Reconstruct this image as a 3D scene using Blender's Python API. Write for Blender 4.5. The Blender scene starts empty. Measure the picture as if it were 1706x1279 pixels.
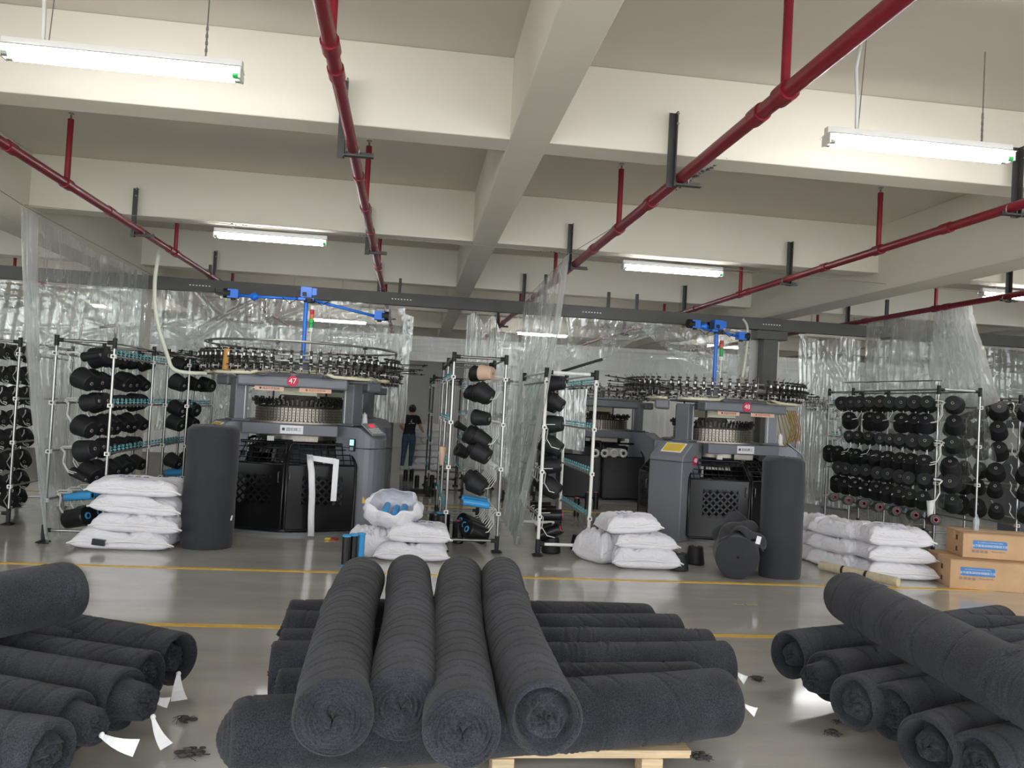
import bpy, math, random
import numpy as np
from mathutils import Vector, Matrix, Euler

# ------------------------------------------------------------------ camera
S = bpy.context.scene
COL = S.collection
CAM_H = 1.65
_c = np.array([853.0, 639.5]); _f = 1380.0
_fw = np.array([678 - _c[0], 668 - _c[1], _f]); _Y = _fw / np.linalg.norm(_fw)
_Z = np.cross(_Y, np.array([1, .0535, 0.])); _Z /= np.linalg.norm(_Z)
if _Z[1] > 0: _Z = -_Z
_X = np.cross(_Y, _Z)
if _X[0] < 0: _X = -_X
ROT = np.stack([_X, _Y, _Z])
cam_data = bpy.data.cameras.new('camera'); cam = bpy.data.objects.new('camera', cam_data)
COL.objects.link(cam)
cam_data.sensor_width = 36.0; cam_data.lens = _f / 1706 * 36
cam_data.clip_start = .05; cam_data.clip_end = 200
_r = ROT @ np.array([1, 0, 0.]); _u = ROT @ np.array([0, -1., 0]); _b = ROT @ np.array([0, 0, -1.])
cam.matrix_world = Matrix(((_r[0], _u[0], _b[0], 0), (_r[1], _u[1], _b[1], 0), (_r[2], _u[2], _b[2], CAM_H), (0, 0, 0, 1)))
S.camera = cam

def ray(px, py): return ROT @ np.array([px - _c[0], py - _c[1], _f])
def onz(px, py, z=0.):
    r = ray(px, py); t = (z - CAM_H) / r[2]; return Vector((r[0]*t, r[1]*t, z))
def ony(px, py, y):
    r = ray(px, py); t = y / r[1]; return Vector((r[0]*t, y, CAM_H + r[2]*t))

# ------------------------------------------------------------------ world, exposure
W = bpy.data.worlds.new('world'); S.world = W; W.use_nodes = True
W.node_tree.nodes['Background'].inputs[0].default_value = (.95, .97, 1, 1)
W.node_tree.nodes['Background'].inputs[1].default_value = 2.5
S.view_settings.view_transform = 'Standard'; S.view_settings.look = 'None'
S.view_settings.gamma = 1; S.view_settings.use_curve_mapping = False
S.view_settings.exposure = 0.95
LAMP = 26.0
S.cycles.use_denoising = True
S.cycles.max_bounces = 8; S.cycles.transparent_max_bounces = 24; S.cycles.transmission_bounces = 6
S.cycles.caustics_reflective = False; S.cycles.caustics_refractive = False
S.cycles.sample_clamp_indirect = 6

# ------------------------------------------------------------------ materials
def hexc(h):
    h = h.lstrip('#'); c = [int(h[i:i+2], 16)/255 for i in (0, 2, 4)]
    return tuple(x/12.92 if x <= .04045 else ((x+.055)/1.055)**2.4 for x in c) + (1,)
M = {}
def mat(name, col, rough=.5, metal=0., noise=0., nscale=20., bump=0., bscale=60., emit=None, spec=.5, sheen=0., coat=0., stretch=None):
    m = bpy.data.materials.new(name); m.use_nodes = True; nt = m.node_tree; p = nt.nodes['Principled BSDF']
    c = hexc(col) if isinstance(col, str) else tuple(col) + (1,)
    p.inputs['Base Color'].default_value = c
    p.inputs['Roughness'].default_value = rough; p.inputs['Metallic'].default_value = metal
    p.inputs['Specular IOR Level'].default_value = spec
    if sheen: p.inputs['Sheen Weight'].default_value = sheen
    if coat: p.inputs['Coat Weight'].default_value = coat
    if emit: p.inputs['Emission Color'].default_value = c; p.inputs['Emission Strength'].default_value = emit
    if noise or bump:
        tc = nt.nodes.new('ShaderNodeTexCoord'); src = tc.outputs['Object']
        if stretch:
            mp = nt.nodes.new('ShaderNodeMapping'); mp.inputs['Scale'].default_value = stretch
            nt.links.new(src, mp.inputs[0]); src = mp.outputs[0]
    if noise:
        n = nt.nodes.new('ShaderNodeTexNoise'); n.inputs['Scale'].default_value = nscale; n.inputs['Detail'].default_value = 5
        nt.links.new(src, n.inputs['Vector'])
        r = nt.nodes.new('ShaderNodeValToRGB'); e = r.color_ramp.elements
        e[0].position = .3; e[1].position = .7
        e[0].color = tuple(x*(1-noise) for x in c[:3]) + (1,); e[1].color = tuple(min(1, x*(1+noise)) for x in c[:3]) + (1,)
        nt.links.new(n.outputs['Fac'], r.inputs[0]); nt.links.new(r.outputs[0], p.inputs['Base Color'])
    if bump:
        n2 = nt.nodes.new('ShaderNodeTexNoise'); n2.inputs['Scale'].default_value = bscale; n2.inputs['Detail'].default_value = 6
        nt.links.new(src, n2.inputs['Vector'])
        b = nt.nodes.new('ShaderNodeBump'); b.inputs['Strength'].default_value = bump; b.inputs['Distance'].default_value = .02
        nt.links.new(n2.outputs['Fac'], b.inputs['Height']); nt.links.new(b.outputs[0], p.inputs['Normal'])
    M[name] = m; return m

mat('paint', '#dcd8ca', .85, noise=.035, nscale=1.2, bump=.04, bscale=30)
mat('ceiling_paint', '#d0cabf', .9, noise=.03, nscale=.8)
mat('column_paint', '#e8e7df', .8, noise=.03, nscale=2)
mat('red_pipe', '#790f22', .38, noise=.12, nscale=9, bump=.03)
mat('dark_steel', '#4b4b49', .5, .5, noise=.15, nscale=10)
mat('beam_steel', '#4e4e4c', .5, .1, noise=.1, nscale=4)
mat('galv', '#96958f', .35, .8, noise=.15, nscale=15)
mat('chrome', '#93938f', .28, .95)
mat('white_metal', '#e8e8e4', .4)
mat('tube_glow', (1, .97, .96), .3, emit=LAMP)
mat('tube_cap', '#9aa39a', .4, .6)
mat('green_cap', '#2fae55', .5)
mat('black_plastic', '#0a0b0d', .28, spec=.4)
mat('black_matte', '#17181a', .6)
mat('rubber', '#1b1c1e', .7)
mat('frame_grey', '#6a6e74', .38, noise=.04, nscale=3)
mat('frame_grey_dark', '#5b5e66', .36, noise=.05, nscale=3)
mat('cabinet_grey', '#74777f', .4, noise=.04, nscale=2)
mat('slope_grey', '#7c8288', .35)
mat('cyl_steel', '#938d82', .4, .8, noise=.15, nscale=30)
mat('cyl_dark', '#2a2621', .45, .3)
mat('feeder_dark', '#2b2825', .5, .2, noise=.3, nscale=60)
mat('feeder_black', '#161616', .4)
mat('cream', '#e6e2c4', .5)
mat('lit_cream', '#e9e7c8', .5)
mat('blue_paint', '#1f6fd6', .35)
mat('teal', '#3f8f96', .4)
mat('red_plastic', '#b5222c', .3)
mat('sign_red', '#c01f45', .5)
mat('white_paint', '#f4f4f2', .5)
mat('orange_plate', '#d9b39a', .5)
mat('plate_grey', '#b9bbbd', .35, .3)
mat('ink_dark', '#3b3532', .6)
mat('ink_red', '#b0533a', .6)
mat('yellow', '#e3c428', .5)
mat('yellow_line', '#e0b440', .45, noise=.12, nscale=12)
mat('screen_red', '#d62a3a', .3, emit=.6)
mat('screen_cyan', '#8fe6ee', .3, emit=.9)
mat('keypad', '#9a9da3', .4)
mat('brown_tube', '#b88748', .6, noise=.1, nscale=20)
mat('wood', '#cdb794', .7, noise=.2, nscale=6, stretch=(1, 12, 12), bump=.1)
mat('blue_tube', '#3d9bd8', .3)
mat('blue_light', '#46a6df', .35)
mat('pink', '#c56b7d', .5)
mat('yarn_black', '#14151a', .6, noise=.2, nscale=60, bump=.15, bscale=250)
mat('yarn_shiny', '#0c0c10', .35, noise=.1, nscale=60)
mat('yarn_green', '#131e1c', .6, noise=.2, nscale=60, bump=.15, bscale=250)
mat('cone_core', '#a49c92', .6)
mat('yarn_peach', '#d8b79e', .7)
mat('yarn_white', '#ececea', .8)
mat('red_ring', '#b0485a', .5)
mat('paper', '#f2f3f6', .7)
mat('lint', '#4a4845', .95, bump=.6, bscale=80)
mat('cardboard', '#c6a27c', .75, noise=.08, nscale=5)
mat('box_blue', '#3d7fc0', .5)
mat('skin', '#c89a80', .55)
mat('hair', '#17120f', .5)
mat('tshirt', '#0e1016', .8)
mat('jeans', '#3c5568', .85, noise=.2, nscale=15)
mat('shoe', '#e6e6e6', .6)
mat('paper_tube', '#cbbfa3', .7, noise=.1, nscale=20)
mat('dark_tape', '#2c221c', .5)
mat('yellow_hose', '#b79a34', .4)
mat('cable_white', '#d8dccb', .5)
mat('pink_cloth', '#d9a7b0', .8)
mat('device_dark', '#23292d', .4)
mat('label_orange', '#d8713c', .5)
mat('far_wall', '#cfd3d2', .8, noise=.05, nscale=1)
mat('win_frame', '#dfe2e2', .5)
mat('daylight', (.9, .97, 1.), .5, emit=3.0)
mat('cloth_dark', '#2f3137', .92, noise=.1, nscale=6, bump=.25, bscale=40, sheen=.3)

def fabric_mat():
    m = bpy.data.materials.new('knit_fabric'); m.use_nodes = True; nt = m.node_tree; p = nt.nodes['Principled BSDF']
    L = nt.links.new
    tc = nt.nodes.new('ShaderNodeTexCoord')
    n1 = nt.nodes.new('ShaderNodeTexNoise'); n1.inputs['Scale'].default_value = 5; n1.inputs['Detail'].default_value = 4
    n2 = nt.nodes.new('ShaderNodeTexNoise'); n2.inputs['Scale'].default_value = 170; n2.inputs['Detail'].default_value = 4; n2.inputs['Roughness'].default_value = .7
    L(tc.outputs['Object'], n1.inputs['Vector']); L(tc.outputs['Object'], n2.inputs['Vector'])
    info = nt.nodes.new('ShaderNodeObjectInfo')
    r1 = nt.nodes.new('ShaderNodeValToRGB'); e = r1.color_ramp.elements
    e[0].position = .3; e[0].color = hexc('#25272d'); e[1].position = .75; e[1].color = hexc('#36383f')
    r2 = nt.nodes.new('ShaderNodeValToRGB'); e = r2.color_ramp.elements
    e[0].position = .35; e[0].color = (.45, .45, .45, 1); e[1].position = .66; e[1].color = (1.95, 1.95, 1.9, 1)
    L(n1.outputs['Fac'], r1.inputs[0]); L(n2.outputs['Fac'], r2.inputs[0])
    mx = nt.nodes.new('ShaderNodeMix'); mx.data_type = 'RGBA'; mx.blend_type = 'MULTIPLY'; mx.inputs[0].default_value = 1
    L(r1.outputs[0], mx.inputs[6]); L(r2.outputs[0], mx.inputs[7])
    hs = nt.nodes.new('ShaderNodeHueSaturation'); mr = nt.nodes.new('ShaderNodeMapRange')
    mr.inputs['To Min'].default_value = .85; mr.inputs['To Max'].default_value = 1.2
    L(info.outputs['Random'], mr.inputs[0]); L(mr.outputs[0], hs.inputs['Value']); L(mx.outputs[2], hs.inputs['Color'])
    L(hs.outputs[0], p.inputs['Base Color'])
    p.inputs['Roughness'].default_value = .95; p.inputs['Specular IOR Level'].default_value = .2
    p.inputs['Sheen Weight'].default_value = .1; p.inputs['Sheen Roughness'].default_value = .5
    b = nt.nodes.new('ShaderNodeBump'); b.inputs['Strength'].default_value = .6; b.inputs['Distance'].default_value = .006
    L(n2.outputs['Fac'], b.inputs['Height']); L(b.outputs[0], p.inputs['Normal'])
    M['knit_fabric'] = m
fabric_mat()

def sack_mat():
    m = bpy.data.materials.new('woven_sack'); m.use_nodes = True; nt = m.node_tree; p = nt.nodes['Principled BSDF']
    L = nt.links.new
    tc = nt.nodes.new('ShaderNodeTexCoord')
    w1 = nt.nodes.new('ShaderNodeTexWave'); w1.inputs['Scale'].default_value = 60; w1.bands_direction = 'X'; w1.inputs['Distortion'].default_value = 1.5
    w2 = nt.nodes.new('ShaderNodeTexWave'); w2.inputs['Scale'].default_value = 60; w2.bands_direction = 'Y'; w2.inputs['Distortion'].default_value = 1.5
    n = nt.nodes.new('ShaderNodeTexNoise'); n.inputs['Scale'].default_value = 9; n.inputs['Detail'].default_value = 6; n.inputs['Distortion'].default_value = 1.5
    for x in (w1, w2, n): L(tc.outputs['Object'], x.inputs['Vector'])
    ad = nt.nodes.new('ShaderNodeMath'); ad.operation = 'ADD'; L(w1.outputs['Fac'], ad.inputs[0]); L(w2.outputs['Fac'], ad.inputs[1])
    m2 = nt.nodes.new('ShaderNodeMath'); m2.operation = 'MULTIPLY'; m2.inputs[1].default_value = .06; L(ad.outputs[0], m2.inputs[0])
    a2 = nt.nodes.new('ShaderNodeMath'); a2.operation = 'ADD'; L(m2.outputs[0], a2.inputs[0]); L(n.outputs['Fac'], a2.inputs[1])
    b = nt.nodes.new('ShaderNodeBump'); b.inputs['Strength'].default_value = .7; b.inputs['Distance'].default_value = .03
    L(a2.outputs[0], b.inputs['Height']); L(b.outputs[0], p.inputs['Normal'])
    p.inputs['Base Color'].default_value = hexc('#f1f1f7'); p.inputs['Roughness'].default_value = .5
    M['woven_sack'] = m
sack_mat()

def film_mat(name, base, hi, rough=.12, scale=1.0, tint=(.93, .96, .95), gloss=.28, bs=.38):
    """clear polythene: mostly see-through, white highlight streaks painted in as opacity"""
    m = bpy.data.materials.new(name); m.use_nodes = True; nt = m.node_tree; L = nt.links.new
    for n in list(nt.nodes): nt.nodes.remove(n)
    out = nt.nodes.new('ShaderNodeOutputMaterial')
    tr = nt.nodes.new('ShaderNodeBsdfTransparent'); tr.inputs[0].default_value = tint + (1,)
    gl = nt.nodes.new('ShaderNodeBsdfGlossy'); gl.inputs['Roughness'].default_value = rough; gl.inputs[0].default_value = (.95, 1, .97, 1)
    df = nt.nodes.new('ShaderNodeBsdfDiffuse'); df.inputs[0].default_value = (.93, .95, .94, 1)
    tl = nt.nodes.new('ShaderNodeBsdfTranslucent'); tl.inputs[0].default_value = (.93, .95, .94, 1)
    tc = nt.nodes.new('ShaderNodeTexCoord')
    mp = nt.nodes.new('ShaderNodeMapping'); mp.inputs['Scale'].default_value = (2.2*scale, 2.2*scale, .6*scale); L(tc.outputs['Object'], mp.inputs[0])
    n1 = nt.nodes.new('ShaderNodeTexNoise'); n1.inputs['Scale'].default_value = 1.1; n1.inputs['Detail'].default_value = 4; n1.inputs['Distortion'].default_value = .6
    L(mp.outputs[0], n1.inputs['Vector'])
    n2 = nt.nodes.new('ShaderNodeTexNoise'); n2.inputs['Scale'].default_value = 5; n2.inputs['Detail'].default_value = 2; n2.inputs['Distortion'].default_value = 1
    L(tc.outputs['Object'], n2.inputs['Vector'])
    ad = nt.nodes.new('ShaderNodeMath'); ad.operation = 'MULTIPLY_ADD'; ad.inputs[1].default_value = .3
    L(n2.outputs['Fac'], ad.inputs[0]); L(n1.outputs['Fac'], ad.inputs[2])
    b = nt.nodes.new('ShaderNodeBump'); b.inputs['Strength'].default_value = bs; b.inputs['Distance'].default_value = .05
    L(ad.outputs[0], b.inputs['Height'])
    for s in (gl,): L(b.outputs[0], s.inputs['Normal'])
    ad2 = nt.nodes.new('ShaderNodeMixShader'); ad2.inputs[0].default_value = .5; L(df.outputs[0], ad2.inputs[1]); L(tl.outputs[0], ad2.inputs[2])
    mx0 = nt.nodes.new('ShaderNodeMixShader'); mx0.inputs[0].default_value = gloss; L(ad2.outputs[0], mx0.inputs[1]); L(gl.outputs[0], mx0.inputs[2])
    rp = nt.nodes.new('ShaderNodeMapRange'); rp.inputs['From Min'].default_value = .42; rp.inputs['From Max'].default_value = .72
    rp.inputs['To Min'].default_value = base; rp.inputs['To Max'].default_value = hi; L(n1.outputs['Fac'], rp.inputs[0])
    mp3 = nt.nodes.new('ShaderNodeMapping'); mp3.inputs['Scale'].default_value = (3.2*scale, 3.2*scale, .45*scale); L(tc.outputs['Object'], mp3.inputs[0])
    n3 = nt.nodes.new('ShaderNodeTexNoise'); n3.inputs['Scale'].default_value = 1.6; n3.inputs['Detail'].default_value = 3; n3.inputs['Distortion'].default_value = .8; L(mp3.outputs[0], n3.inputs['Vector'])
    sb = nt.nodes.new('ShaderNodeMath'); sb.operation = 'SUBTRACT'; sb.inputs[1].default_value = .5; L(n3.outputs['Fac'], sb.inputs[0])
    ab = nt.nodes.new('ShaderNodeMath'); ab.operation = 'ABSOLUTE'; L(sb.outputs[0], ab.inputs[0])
    r3 = nt.nodes.new('ShaderNodeMapRange'); r3.inputs['From Min'].default_value = 0; r3.inputs['From Max'].default_value = .010; r3.inputs['To Min'].default_value = .4; r3.inputs['To Max'].default_value = 0; L(ab.outputs[0], r3.inputs[0])  # thin upright streaks of white, painted highlights on the film
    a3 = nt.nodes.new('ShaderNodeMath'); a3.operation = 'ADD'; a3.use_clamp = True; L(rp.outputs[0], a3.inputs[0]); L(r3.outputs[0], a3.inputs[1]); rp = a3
    mx = nt.nodes.new('ShaderNodeMixShader'); L(rp.outputs[0], mx.inputs[0]); L(tr.outputs[0], mx.inputs[1]); L(mx0.outputs[0], mx.inputs[2])
    L(mx.outputs[0], out.inputs[0]); M[name] = m
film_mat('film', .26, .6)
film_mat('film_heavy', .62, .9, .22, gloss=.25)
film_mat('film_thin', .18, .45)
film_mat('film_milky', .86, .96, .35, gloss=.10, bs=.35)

def floor_mat():
    m = bpy.data.materials.new('polished_concrete'); m.use_nodes = True; nt = m.node_tree; p = nt.nodes['Principled BSDF']; L = nt.links.new
    tc = nt.nodes.new('ShaderNodeTexCoord')
    n1 = nt.nodes.new('ShaderNodeTexNoise'); n1.inputs['Scale'].default_value = .7; n1.inputs['Detail'].default_value = 8; n1.inputs['Roughness'].default_value = .6
    mp = nt.nodes.new('ShaderNodeMapping'); mp.inputs['Scale'].default_value = (.8, 3.0, 1); L(tc.outputs['Object'], mp.inputs[0]); L(mp.outputs[0], n1.inputs['Vector'])
    r = nt.nodes.new('ShaderNodeValToRGB'); e = r.color_ramp.elements
    e[0].position = .3; e[0].color = hexc('#aeaca5'); e[1].position = .72; e[1].color = hexc('#cac8bf')
    L(n1.outputs['Fac'], r.inputs[0]); L(r.outputs[0], p.inputs['Base Color'])
    n2 = nt.nodes.new('ShaderNodeTexNoise'); n2.inputs['Scale'].default_value = 3; n2.inputs['Detail'].default_value = 8; L(tc.outputs['Object'], n2.inputs['Vector'])
    mr = nt.nodes.new('ShaderNodeMapRange'); mr.inputs['To Min'].default_value = .07; mr.inputs['To Max'].default_value = .24
    L(n2.outputs['Fac'], mr.inputs[0]); L(mr.outputs[0], p.inputs['Roughness'])
    n3 = nt.nodes.new('ShaderNodeTexNoise'); n3.inputs['Scale'].default_value = 2.5; n3.inputs['Detail'].default_value = 2; L(tc.outputs['Object'], n3.inputs['Vector'])
    b = nt.nodes.new('ShaderNodeBump'); b.inputs['Strength'].default_value = .06; b.inputs['Distance'].default_value = .05
    L(n3.outputs['Fac'], b.inputs['Height']); L(b.outputs[0], p.inputs['Normal'])
    p.inputs['Specular IOR Level'].default_value = .6; p.inputs['Coat Weight'].default_value = .5; p.inputs['Coat Roughness'].default_value = .08
    M['polished_concrete'] = m
floor_mat()

# ------------------------------------------------------------------ mesh helpers
class MB:
    def __init__(s): s.v = []; s.f = []; s.m = []; s.s = []
    def add(s, vs, fs, mi=0, sm=False):
        o = len(s.v); s.v.extend([tuple(v) for v in vs])
        for f in fs: s.f.append([i+o for i in f]); s.m.append(mi); s.s.append(sm)
    def box(s, c, d, rot=None, mi=0):
        c = Vector(c); h = [x/2 for x in d]
        vs = [Vector((x*h[0], y*h[1], z*h[2])) for z in (-1, 1) for y in (-1, 1) for x in (-1, 1)]
        if rot is not None:
            R = rot if isinstance(rot, Matrix) else Euler(rot).to_matrix()
            vs = [R @ v for v in vs]
        s.add([v+c for v in vs], [(0,2,3,1),(4,5,7,6),(0,1,5,4),(2,6,7,3),(0,4,6,2),(1,3,7,5)], mi)
    def cyl(s, p0, p1, r0, r1=None, n=12, caps=True, mi=0, sm=True, mc=None):
        p0 = Vector(p0); p1 = Vector(p1); r1 = r0 if r1 is None else r1
        a = (p1-p0).normalized(); t = Vector((0, 0, 1)) if abs(a.z) < .9 else Vector((1, 0, 0))
        u = a.cross(t).normalized(); w = a.cross(u)
        vs = []
        for p, r in ((p0, r0), (p1, r1)):
            for i in range(n):
                q = 2*math.pi*i/n; vs.append(p + (u*math.cos(q) + w*math.sin(q))*r)
        s.add(vs, [(i, i+n, (i+1) % n+n, (i+1) % n) for i in range(n)], mi, sm)
        if caps:
            k = mi if mc is None else mc
            s.add(vs[:n], [tuple(range(n))], k); s.add(vs[n:], [tuple(reversed(range(n)))], k)
    def tube(s, pts, r, n=8, mi=0, closed=False):
        pts = [Vector(p) for p in pts]; N = len(pts); rings = []
        prev = None
        for i, p in enumerate(pts):
            if closed: d = pts[(i+1) % N] - pts[i-1]
            else: d = pts[min(i+1, N-1)] - pts[max(i-1, 0)]
            d.normalize()
            if prev is None:
                t = Vector((0, 0, 1)) if abs(d.z) < .9 else Vector((1, 0, 0)); u = d.cross(t).normalized()
            else:
                u = (prev - d*prev.dot(d))
                u = u.normalized() if u.length > 1e-6 else d.cross(Vector((0, 0, 1))).normalized()
            prev = u; w = d.cross(u)
            rr = r[i] if isinstance(r, (list, tuple)) else r
            rings.append([p + (u*math.cos(2*math.pi*k/n) + w*math.sin(2*math.pi*k/n))*rr for k in range(n)])
        vs = [v for rg in rings for v in rg]; fs = []
        for i in range(N if closed else N-1):
            j = (i+1) % N
            for k in range(n): fs.append((i*n+k, j*n+k, j*n+(k+1) % n, i*n+(k+1) % n))
        if not closed: fs += [tuple(range(n)), tuple(reversed(range((N-1)*n, N*n)))]
        s.add(vs, fs, mi, True)
    def ring(s, c, R, r, n=48, k=6, mi=0, a0=0, a1=2*math.pi, sz=1.0):
        c = Vector(c); full = abs(a1-a0-2*math.pi) < 1e-4; N = n if full else n+1
        s.tube([c + Vector((R*math.cos(a0+(a1-a0)*i/n), R*math.sin(a0+(a1-a0)*i/n), 0)) for i in range(N)], r, k, mi, closed=full)
    def lathe(s, prof, n=20, mi=0, c=(0, 0, 0), rot=None, mats=None):
        c = Vector(c); vs = []
        for (r, z) in prof:
            for i in range(n):
                q = 2*math.pi*i/n; v = Vector((r*math.cos(q), r*math.sin(q), z))
                vs.append((rot @ v if rot is not None else v) + c)
        for j in range(len(prof)-1):
            s.add([], [], 0)
            o = len(s.v)
            fs = [(i, (i+1) % n, (i+1) % n+n, i+n) for i in range(n)]
            s.add(vs[j*n:(j+2)*n], fs, mats[j] if mats else mi, True)
    def sphere(s, c, r, n=12, mi=0, sc=(1, 1, 1)):
        c = Vector(c); m = n//2
        vs = [Vector((r*sc[0]*math.sin(math.pi*j/m)*math.cos(2*math.pi*i/n), r*sc[1]*math.sin(math.pi*j/m)*math.sin(2*math.pi*i/n), r*sc[2]*math.cos(math.pi*j/m)))+c for j in range(m+1) for i in range(n)]
        s.add(vs, [(j*n+i, (j+1)*n+i, (j+1)*n+(i+1) % n, j*n+(i+1) % n) for j in range(m) for i in range(n)], mi, True)
    def build(s, name, mats, parent=None, loc=None, rz=0, bevel=0):
        if isinstance(mats, str): mats = [mats]
        me = bpy.data.meshes.new(name); me.from_pydata(s.v, [], s.f)
        for q in mats: me.materials.append(M[q])
        me.polygons.foreach_set('material_index', s.m); me.polygons.foreach_set('use_smooth', s.s)
        me.update()
        return obj(name, me, parent, loc, rz, bevel)

def obj(name, me, parent=None, loc=None, rz=0, bevel=0):
    o = bpy.data.objects.new(name, me); COL.objects.link(o)
    if parent is not None: o.parent = parent
    if loc is not None: o.location = loc
    if rz: o.rotation_euler = (0, 0, rz)
    if bevel:
        b = o.modifiers.new('bevel', 'BEVEL'); b.width = bevel; b.segments = 2; b.limit_method = 'ANGLE'
    return o
def clean(l):
    l = l.replace('knitting machine number 47', 'knitting machine marked 47').replace('knitting machine number 48', 'knitting machine marked 48')
    for a, b_ in (('machine 47', 'the left machine'), ('machine 48', 'the right machine')): l = l.replace(a, b_)
    if len(l.replace('-', ' ').split()) > 16:
        for w in (' the ', ' a ', ' its ', ' an ', ' of the '):
            while w in l and len(l.replace('-', ' ').split()) > 16: l = l.replace(w, ' ', 1)
        if len(l.replace('-', ' ').split()) > 16: print('LONG', l)
    return l
def tag(o, label, cat, group=None):
    label = clean(label)
    o['label'] = label; o['category'] = cat
    if group: o['group'] = group
    return o
def thing(name, label, cat, loc=(0, 0, 0), rz=0, group=None):
    o = bpy.data.objects.new(name, None); COL.objects.link(o); o.empty_display_size = .1
    o.location = loc; o.rotation_euler = (0, 0, rz)
    return tag(o, label, cat, group)
def struct(o): o['kind'] = 'structure'; return o
def kids(o): return [c for c in list(COL.objects) if c.parent == o]
CH = {}
def dup(root, loc, rz=0, label=None, group=None, rot=None, chs=None):
    r = root.copy(); COL.objects.link(r); r.location = loc
    r.rotation_euler = rot if rot is not None else (0, 0, rz)
    if label: r['label'] = clean(label)
    if group: r['group'] = group
    for ch in (chs if chs is not None else list(root.children)):
        c = ch.copy(); COL.objects.link(c); c.parent = r
        for g in ch.children:
            d = g.copy(); COL.objects.link(d); d.parent = c
    return r
def dup_tree(root, loc, rz=0, label=None, group=None):
    return dup(root, loc, rz, label, group)
def text(name, s, size, m, parent, loc, rot=(math.pi/2, 0, 0), depth=.002, align='CENTER'):
    cu = bpy.data.curves.new(name, 'FONT'); cu.body = s; cu.size = size; cu.align_x = align; cu.align_y = 'CENTER'; cu.extrude = depth; cu.resolution_u = 3
    t = bpy.data.objects.new(name+'_src', cu); COL.objects.link(t)
    dg = bpy.context.evaluated_depsgraph_get(); dg.update()
    me = bpy.data.meshes.new_from_object(t.evaluated_get(dg)); me.name = name
    bpy.data.objects.remove(t)
    me.materials.clear(); me.materials.append(M[m])
    o = obj(name, me, parent, loc); o.rotation_euler = rot
    return o
def grid_mesh(name, P, mats, smooth=True, wrapu=False, mi=None):
    """P: array (nu,nv,3)"""
    nu, nv = P.shape[:2]; V = P.reshape(-1, 3)
    iu = np.arange(nu if wrapu else nu-1); jv = np.arange(nv-1)
    I, J = np.meshgrid(iu, jv, indexing='ij'); I2 = (I+1) % nu
    F = np.stack([I*nv+J, I2*nv+J, I2*nv+J+1, I*nv+J+1], -1).reshape(-1, 4)
    return raw_mesh(name, V, F, mats, smooth)
def raw_mesh(name, V, F, mats, smooth=True):
    me = bpy.data.meshes.new(name)
    me.vertices.add(len(V)); me.vertices.foreach_set('co', np.asarray(V, dtype=np.float32).ravel())
    F = np.asarray(F, dtype=np.int32)
    me.loops.add(F.size); me.loops.foreach_set('vertex_index', F.ravel())
    me.polygons.add(len(F)); me.polygons.foreach_set('loop_start', np.arange(len(F), dtype=np.int32)*4)
    try: me.polygons.foreach_set('loop_total', np.full(len(F), 4, dtype=np.int32))
    except Exception: pass
    for q in ([mats] if isinstance(mats, str) else mats): me.materials.append(M[q])
    me.update(calc_edges=True); me.validate()
    me.polygons.foreach_set('use_smooth', [smooth]*len(me.polygons))
    return me

# ------------------------------------------------------------------ building shell
CEIL = 4.05; BB = 3.48
b = MB(); b.add([(-16, -4, 0), (20, -4, 0), (20, 30, 0), (-16, 30, 0)], [(0, 1, 2, 3)])
struct(b.build('floor', 'polished_concrete'))
b = MB(); b.box((2, 13, CEIL+.1), (36, 34, .2)); struct(b.build('ceiling', 'ceiling_paint'))
b = MB(); b.box((2, 30.1, 2.02), (36, .2, 4.05)); struct(b.build('wall_back', 'far_wall'))
b = MB(); b.box((-16.1, 13, 2.02), (.2, 34, 4.05)); struct(b.build('wall_left', 'far_wall'))
b = MB(); b.box((20.1, 13, 2.02), (.2, 34, 4.05)); struct(b.build('wall_right', 'far_wall'))
n = 0
for y in (1.9, 5.6, 9.25, 12.95, 16.65, 20.35, 24.05, 27.75, -1.8):     # beams across the hall
    n += 1; b = MB(); b.box((2, y+.14, (BB+CEIL)/2), (36, .27, CEIL-BB)); struct(b.build('trim_%d' % n, 'paint', bevel=.008))
for x in (-8.7, .805, 10.6, -13.4, 15.3):                                # secondary beams along the hall
    n += 1; b = MB(); b.box((x, 13, (BB+CEIL)/2-.002), (.28, 34, CEIL-BB+.004), (0, 0, -.0092)); struct(b.build('trim_%d' % n, 'paint', bevel=.008))
for x in (-4.26, 5.7, -14.2, 15.7):                                       # deep girders
    n += 1; b = MB(); b.box((x, 13, (3.26+CEIL)/2), (.4, 34, CEIL-3.26)); struct(b.build('trim_%d' % n, 'paint', bevel=.008))
for x in (-4.2, 5.68):
    for y in (13.0, 24.1, 1.9):
        if y < 3: continue
        n += 1; b = MB(); b.box((x, y, 1.64), (.5, .5, 3.28)); struct(b.build('trim_%d' % n, 'column_paint', bevel=.01))
for i, (y, x0, x1) in enumerate(((8.01, -12, 16), (6.08, -12, 16), (13.3, -12, 16))):
    b = MB(); b.box(((x0+x1)/2, y, .0015), (x1-x0, .068, .003))
    o = b.build('floor_line', 'yellow_line')
    tag(o, ['yellow painted line on the floor just in front of the sacks and machines', 'yellow painted line across the aisle, nearer the fabric rolls', 'yellow painted line on the floor behind the front row of machines'][i], 'floor marking')

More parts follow.
